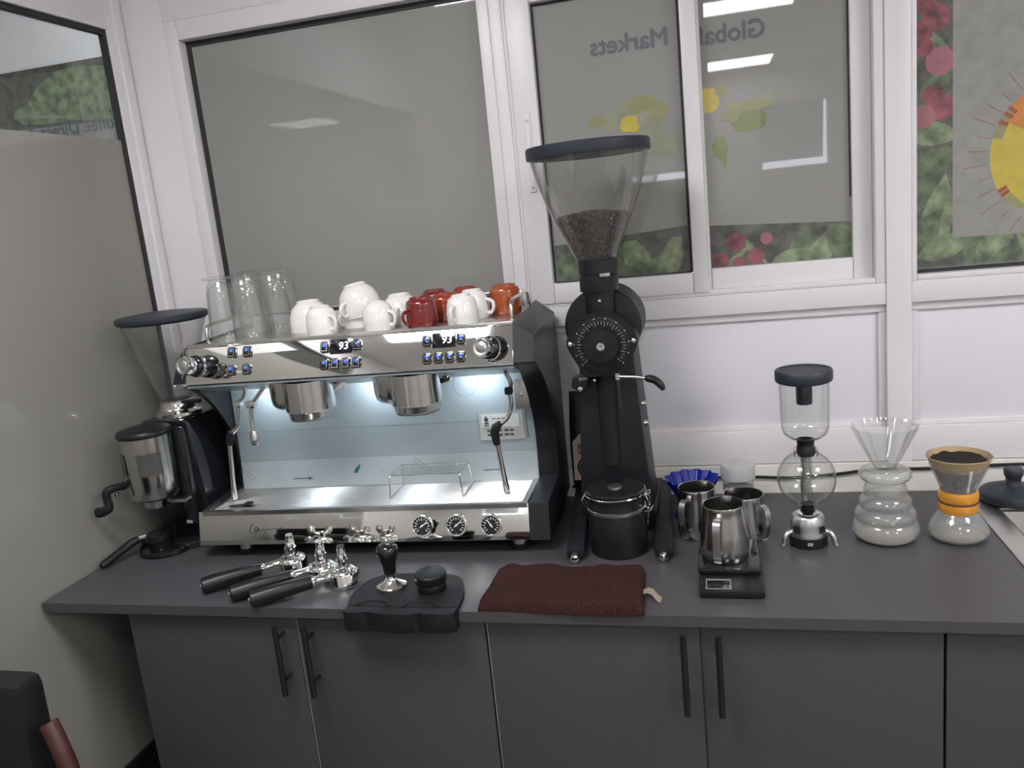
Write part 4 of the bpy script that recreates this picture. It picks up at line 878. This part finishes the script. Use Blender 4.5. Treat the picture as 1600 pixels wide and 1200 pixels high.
co = [(0,.0005),(.040,.0005),(.047,.004),(.0525,.012),(.0530,.018),(.0500,.028),(.0440,.039),(.0360,.050),(.0300,.057),(.0285,.066),(.0285,.086),(.0300,.096),(.0370,.114),(.0460,.136),(.0505,.147)]
obj('vessel', lathe(BM(), co + [(r-.002, z+.0002) for r, z in co[:1:-1]] + [(0,.003)], 52), 'glass_hazy', cm)
cl = obj('collar', lathe(BM(), [(.0290,.054),(.0325,.055),(.0340,.060),(.0340,.070),(.0325,.0735),(.0320,.0745),(.0328,.0755),(.0345,.079),(.0345,.091),(.0325,.0955),(.0295,.096)], 48), 'amber_wood', cm)
obj('collar_cord', tube(BM(), [V((.0332*cos(2*pi*i/40), .0332*sin(2*pi*i/40), .0745)) for i in range(40)], .0018, 6, closed=True), 'cord_brown', cl)
obj('residue', lathe(BM(), [(0,.0035),(.042,.0035),(.045,.007),(.043,.008),(0,.0065)], 36), 'coffee_trace', cm)
pfl = lambda a, z: 1 + .012*noise.noise(V((cos(a)*2.2, sin(a)*2.2, z*20)))*3*max(0,(z-.12)/.04)
po = [(.0432,.139),(.0480,.147),(.0535,.158),(.0565,.163)]
pw = [(.004,.080),(.024,.098),(.0335,.116),(.0432,.139)]
mat('wet_paper', (.085,.085,.095), .6, var=.3, vscale=90)
fp = obj('paper_filter', lathe(BM(), po + [(r-.0012, z+.0012) for r, z in po[::-1]], 64, wob=pfl), 'filter_paper', cm)
obj('wet_filter', lathe(BM(), pw + [(r-.0012, z+.0012) for r, z in pw[::-1]], 64), 'wet_paper', fp)
bm = BM(); n = 40
lathe(bm, [(0,.150),(.012,.1505),(.022,.1510),(.032,.1520),(.040,.1525),(.0455,.1530),(.0470,.1490),(.036,.122),(.0,.095)], n)
for v in bm.verts:
    if v.co.z > .1485: v.co.z += .0035*noise.noise(v.co*95) + .002*noise.noise(v.co*260) + .004
cg = tag(obj('coffee_grounds', bm, 'grounds', loc=(.424,-.270,T)), 'dark wet coffee grounds filling the paper filter', 'coffee grounds', kind='stuff')
pl_ = thing('pot_lid', 'dark slate lid with stubby knob lying behind the sink', 'lid', (.578,-.078,T+.003))
obj('disc', lathe(BM(), [(0,0),(.059,0),(.063,.003),(.063,.016),(.060,.020),(.042,.027),(.024,.032),(0,.033)], 48), 'slate_plastic', pl_)
obj('knob', lathe(BM(), [(.018,.031),(.0145,.040),(.0145,.048),(.0180,.054),(.0185,.064),(.016,.068),(0,.069)], 28), 'slate_plastic', pl_)

# ------------------------------------------------------------------ things along the worktop edge
def portafilter(ex, ey, ang, lab):
    """upside down: rim on the worktop, spouts up; local x runs from handle end to head"""
    t = thing('portafilter', lab, 'portafilter', (ex + .180*cos(radians(ang)), ey + .180*sin(radians(ang)), T), radians(ang), 'portafilters lying in a row before the machine')
    obj('handle', tube(BM(), [(-.182,0,.017),(-.179,0,.017),(-.150,0,.019),(-.110,0,.021),(-.070,0,.022),(-.064,0,.022)], [.012,.0160,.0170,.0155,.0135,.0125], 18), 'black_satin', t)
    obj('handle_cap', tube(BM(), [(-.185,0,.017),(-.1815,0,.017)], [.004,.006], 14), 'brushed', t)
    obj('neck', tube(BM(), [(-.066,0,.022),(-.060,0,.022),(-.056,0,.022),(-.040,0,.023),(-.024,0,.023)], [.011,.0125,.0095,.0085,.010], 16), 'chrome', t)
    hd = obj('basket_holder', lathe(BM(), [(.0275,.004),(.0300,0),(.0312,.002),(.0312,.008),(.0302,.010),(.0302,.026),(.0270,.032),(.018,.036),(.010,.038),(0,.038)], 40), 'chrome', t)
    obj('lug', box(box(BM(), -.007, .007, .028, .0365, .006, .012, .001), -.007, .007, -.0365, -.028, .006, .012, .001), 'chrome', hd)
    spx = obj('spout_block', lathe(BM(), [(.013,.036),(.012,.046),(.0125,.048),(.0125,.054),(.010,.056),(0,.056)], 20), 'chrome', t)
    for s in (-1, 1): obj('spout', tube(BM(), catmull([(0,0,.048),(s*.003,s*.012,.047),(s*.004,s*.021,.052),(s*.004,s*.024,.064),(s*.004,s*.023,.072)], 4), [.0095,.0095,.0095,.0094,.0094,.0093,.0092,.0091,.009,.009,.009,.0088,.0086,.0084,.0082,.008,.0078], 12), 'chrome', spx)
portafilter(-1.030,-.548,38,'black-handled portafilter upside down closest to the machine in the row of three')
portafilter(-.945,-.580,37,'black-handled portafilter upside down in the middle of the row of three')
portafilter(-.888,-.602,36,'black-handled portafilter upside down beside the tamping mat')
tm = thing('tamping_mat', 'black rubber tamping mat hooked over the worktop edge', 'tamping mat', (-.585,-.55,T))
out = catmull([(-.690,-.600,0),(-.700,-.560,0),(-.697,-.510,0),(-.672,-.470,0),(-.62,-.462,0),(-.56,-.462,0),(-.518,-.468,0),(-.495,-.500,0),(-.480,-.545,0),(-.474,-.600,0)], 4)
poly = [(p.x,p.y) for p in out]
mt = wobj('mat', prism(BM(), poly, T, T+.008, 'z', .002), 'black_rubber', tm)
fr_ = [(-.690,-.601)]; 
lipx = [(-.690,-.620),(-.680,-.626),(-.650,-.626),(-.640,-.620),(-.632,-.626),(-.590,-.628),(-.550,-.628),(-.543,-.621),(-.535,-.627),(-.488,-.627),(-.476,-.620),(-.474,-.601)]
wobj('lip', prism(BM(), fr_ + lipx, T-.030, T+.008, 'z', .003), 'black_rubber', mt)
for x in (-.640,-.545):
    wobj('rest_rim', tube(BM(), [(x-.032*cos(pi*i/16), -.603+.022*sin(pi*i/16), T+.0085) for i in range(17)], .0026, 6), 'black_rubber', mt)
tp = thing('tamper', 'chrome coffee tamper with glossy black pear handle standing on the mat', 'tamper', (-.630,-.525,T+.008))
obj('base', lathe(BM(), [(0,0),(.0285,0),(.0290,.001),(.0290,.007),(.027,.009),(.014,.015),(.0095,.022),(.0090,.030),(.010,.032),(0,.032)], 44), 'chrome', tp)
obj('handle', lathe(BM(), [(0,.031),(.0115,.031),(.0125,.036),(.0130,.046),(.0165,.058),(.0205,.068),(.0215,.075),(.0200,.083),(.0150,.089),(.006,.091),(0,.091)], 36), 'black_gloss', tp)
lvl = thing('coffee_leveler', 'flat round black coffee leveler standing on the mat beside the tamper', 'leveler', (-.548,-.528,T+.008))
obj('base', lathe(BM(), [(0,0),(.0270,0),(.0280,.002),(.0280,.012),(.027,.014),(0,.014)], 44), 'black_satin', lvl)
obj('top', lathe(BM(), [(.026,.014),(.0300,.016),(.0310,.018),(.0310,.031),(.0290,.0335),(.0270,.0325),(0,.0325)], 48), 'black_satin', lvl)
# folded towel
tw = thing('folded_towel', 'dark brown folded terry towel lying at the worktop edge', 'towel', (-.285,-.525,T))
bm = BM(); NX, NY = 60, 26; topv, botv = [], []
def tp_(u, v):
    xl = -.438 + .004*v + max(0, v-.86)*.13; xr = -.143 - .010*v
    x = xl + (xr-xl)*u; y = -.603 + .157*v
    y += .004*sin(5*u+1)*(1-v) + .003*sin(9*u)*v
    return x, y
for i in range(NX+1):
    tr_, br_ = [], []
    for j in range(NY+1):
        u, v = i/NX, j/NY; x, y = tp_(u, v); e = min(u, 1-u, v*.6, (1-v)*.6)
        h = .019*min(1, (e/.022))**.5 if e > 0 else 0
        p = V((x*14, y*14, 0)); k = noise.noise(p*1.4)*.005 + noise.noise(V((x*40+y*45, y*40, 2)))*.0038 + .003*max(0, sin((u*2.2+v*3.1)*2.4))*(1-u)
        tr_.append(bm.verts.new((x, y, T+.003+h+k*min(1,e/.03)))); br_.append(bm.verts.new((x, y, T+.0002)))
    topv.append(tr_); botv.append(br_)
for i in range(NX):
    for j in range(NY):
        bm.faces.new((topv[i][j],topv[i+1][j],topv[i+1][j+1],topv[i][j+1])); bm.faces.new((botv[i][j],botv[i][j+1],botv[i+1][j+1],botv[i+1][j]))
for i in range(NX): bm.faces.new((topv[i][0],botv[i][0],botv[i+1][0],topv[i+1][0])); bm.faces.new((topv[i][NY],topv[i+1][NY],botv[i+1][NY],botv[i][NY]))
for j in range(NY): bm.faces.new((topv[0][j],topv[0][j+1],botv[0][j+1],botv[0][j])); bm.faces.new((topv[NX][j],botv[NX][j],botv[NX][j+1],topv[NX][j+1]))
ct = wobj('cloth', bm, 'cocoa_terry', tw, sharp=80)
bm = BM(); R0 = [(-.150,-.524,T+.010),(-.140,-.522,T+.013),(-.132,-.526,T+.012),(-.124,-.534,T+.005),(-.117,-.538,T+.002)]
A = [bm.verts.new(p) for p in R0]; B = [bm.verts.new((p[0]-.002,p[1]-.020,p[2]-.001)) for p in R0]
for i in range(4): bm.faces.new((A[i],A[i+1],B[i+1],B[i]))
bmesh.ops.solidify(bm, geom=bm.faces[:], thickness=.0008); wobj('care_tag', bm, 'tag_cloth', tw)
# power cable along the skirting
bm = BM(); tube(bm, catmull([(-.36,-.013,.925),(-.20,-.0125,.931),(-.10,-.0125,.937),(-.02,-.0125,.941),(.06,-.0125,.941),(.15,-.0125,.937),(.25,-.0125,.944),(.32,-.0125,.952),(.43,-.0125,.952),(.52,-.0125,.955),(.62,-.0125,.957),(.80,-.0125,.955)], 6), .0035, 8)
tag(obj('power_cable', bm, 'black_rubber'), 'thin black power cable running along the white skirting behind the brewers', 'cable')
# chair in the near corner
chx = thing('armchair', 'black padded chair with reddish wooden arm in the corner by the frosted wall', 'chair', (-1.18,-1.08,0))
C = lambda nm, m, *q, b=.02: obj(nm, box(BM(), *q, b=b, seg=4), m, chx)
bm = BM(); hexa(bm, [(-.16,.055,.46),(.160,.055,.46),(.160,.115,.46),(-.16,.115,.46)], [(-.16,.08,.975),(.150,.08,.975),(.150,.135,.975),(-.16,.135,.975)], .02); obj('backrest', bm, 'black_satin', chx)
C('seat', 'black_satin', -.16, .17, -.36, .09, .40, .47)
for x, s_ in ((-.172, 0), (.180, 1)):
    for y in (-.35, .07): C('leg', 'red_wood', x-.014, x+.014, y-.014, y+.014, 0, .60 if y < 0 else .64, b=.005)
    obj('armrest', tube(BM(), catmull([(x-.008*s_,.10,.905),(x+.008*s_,.095,.87),(x+.022*s_,.09,.82),(x+.030*s_,.07,.74),(x+.02*s_,.02,.665),(x,-.10,.655),(x,-.28,.65),(x,-.36,.60)], 5), .014, 10), 'red_wood', chx)
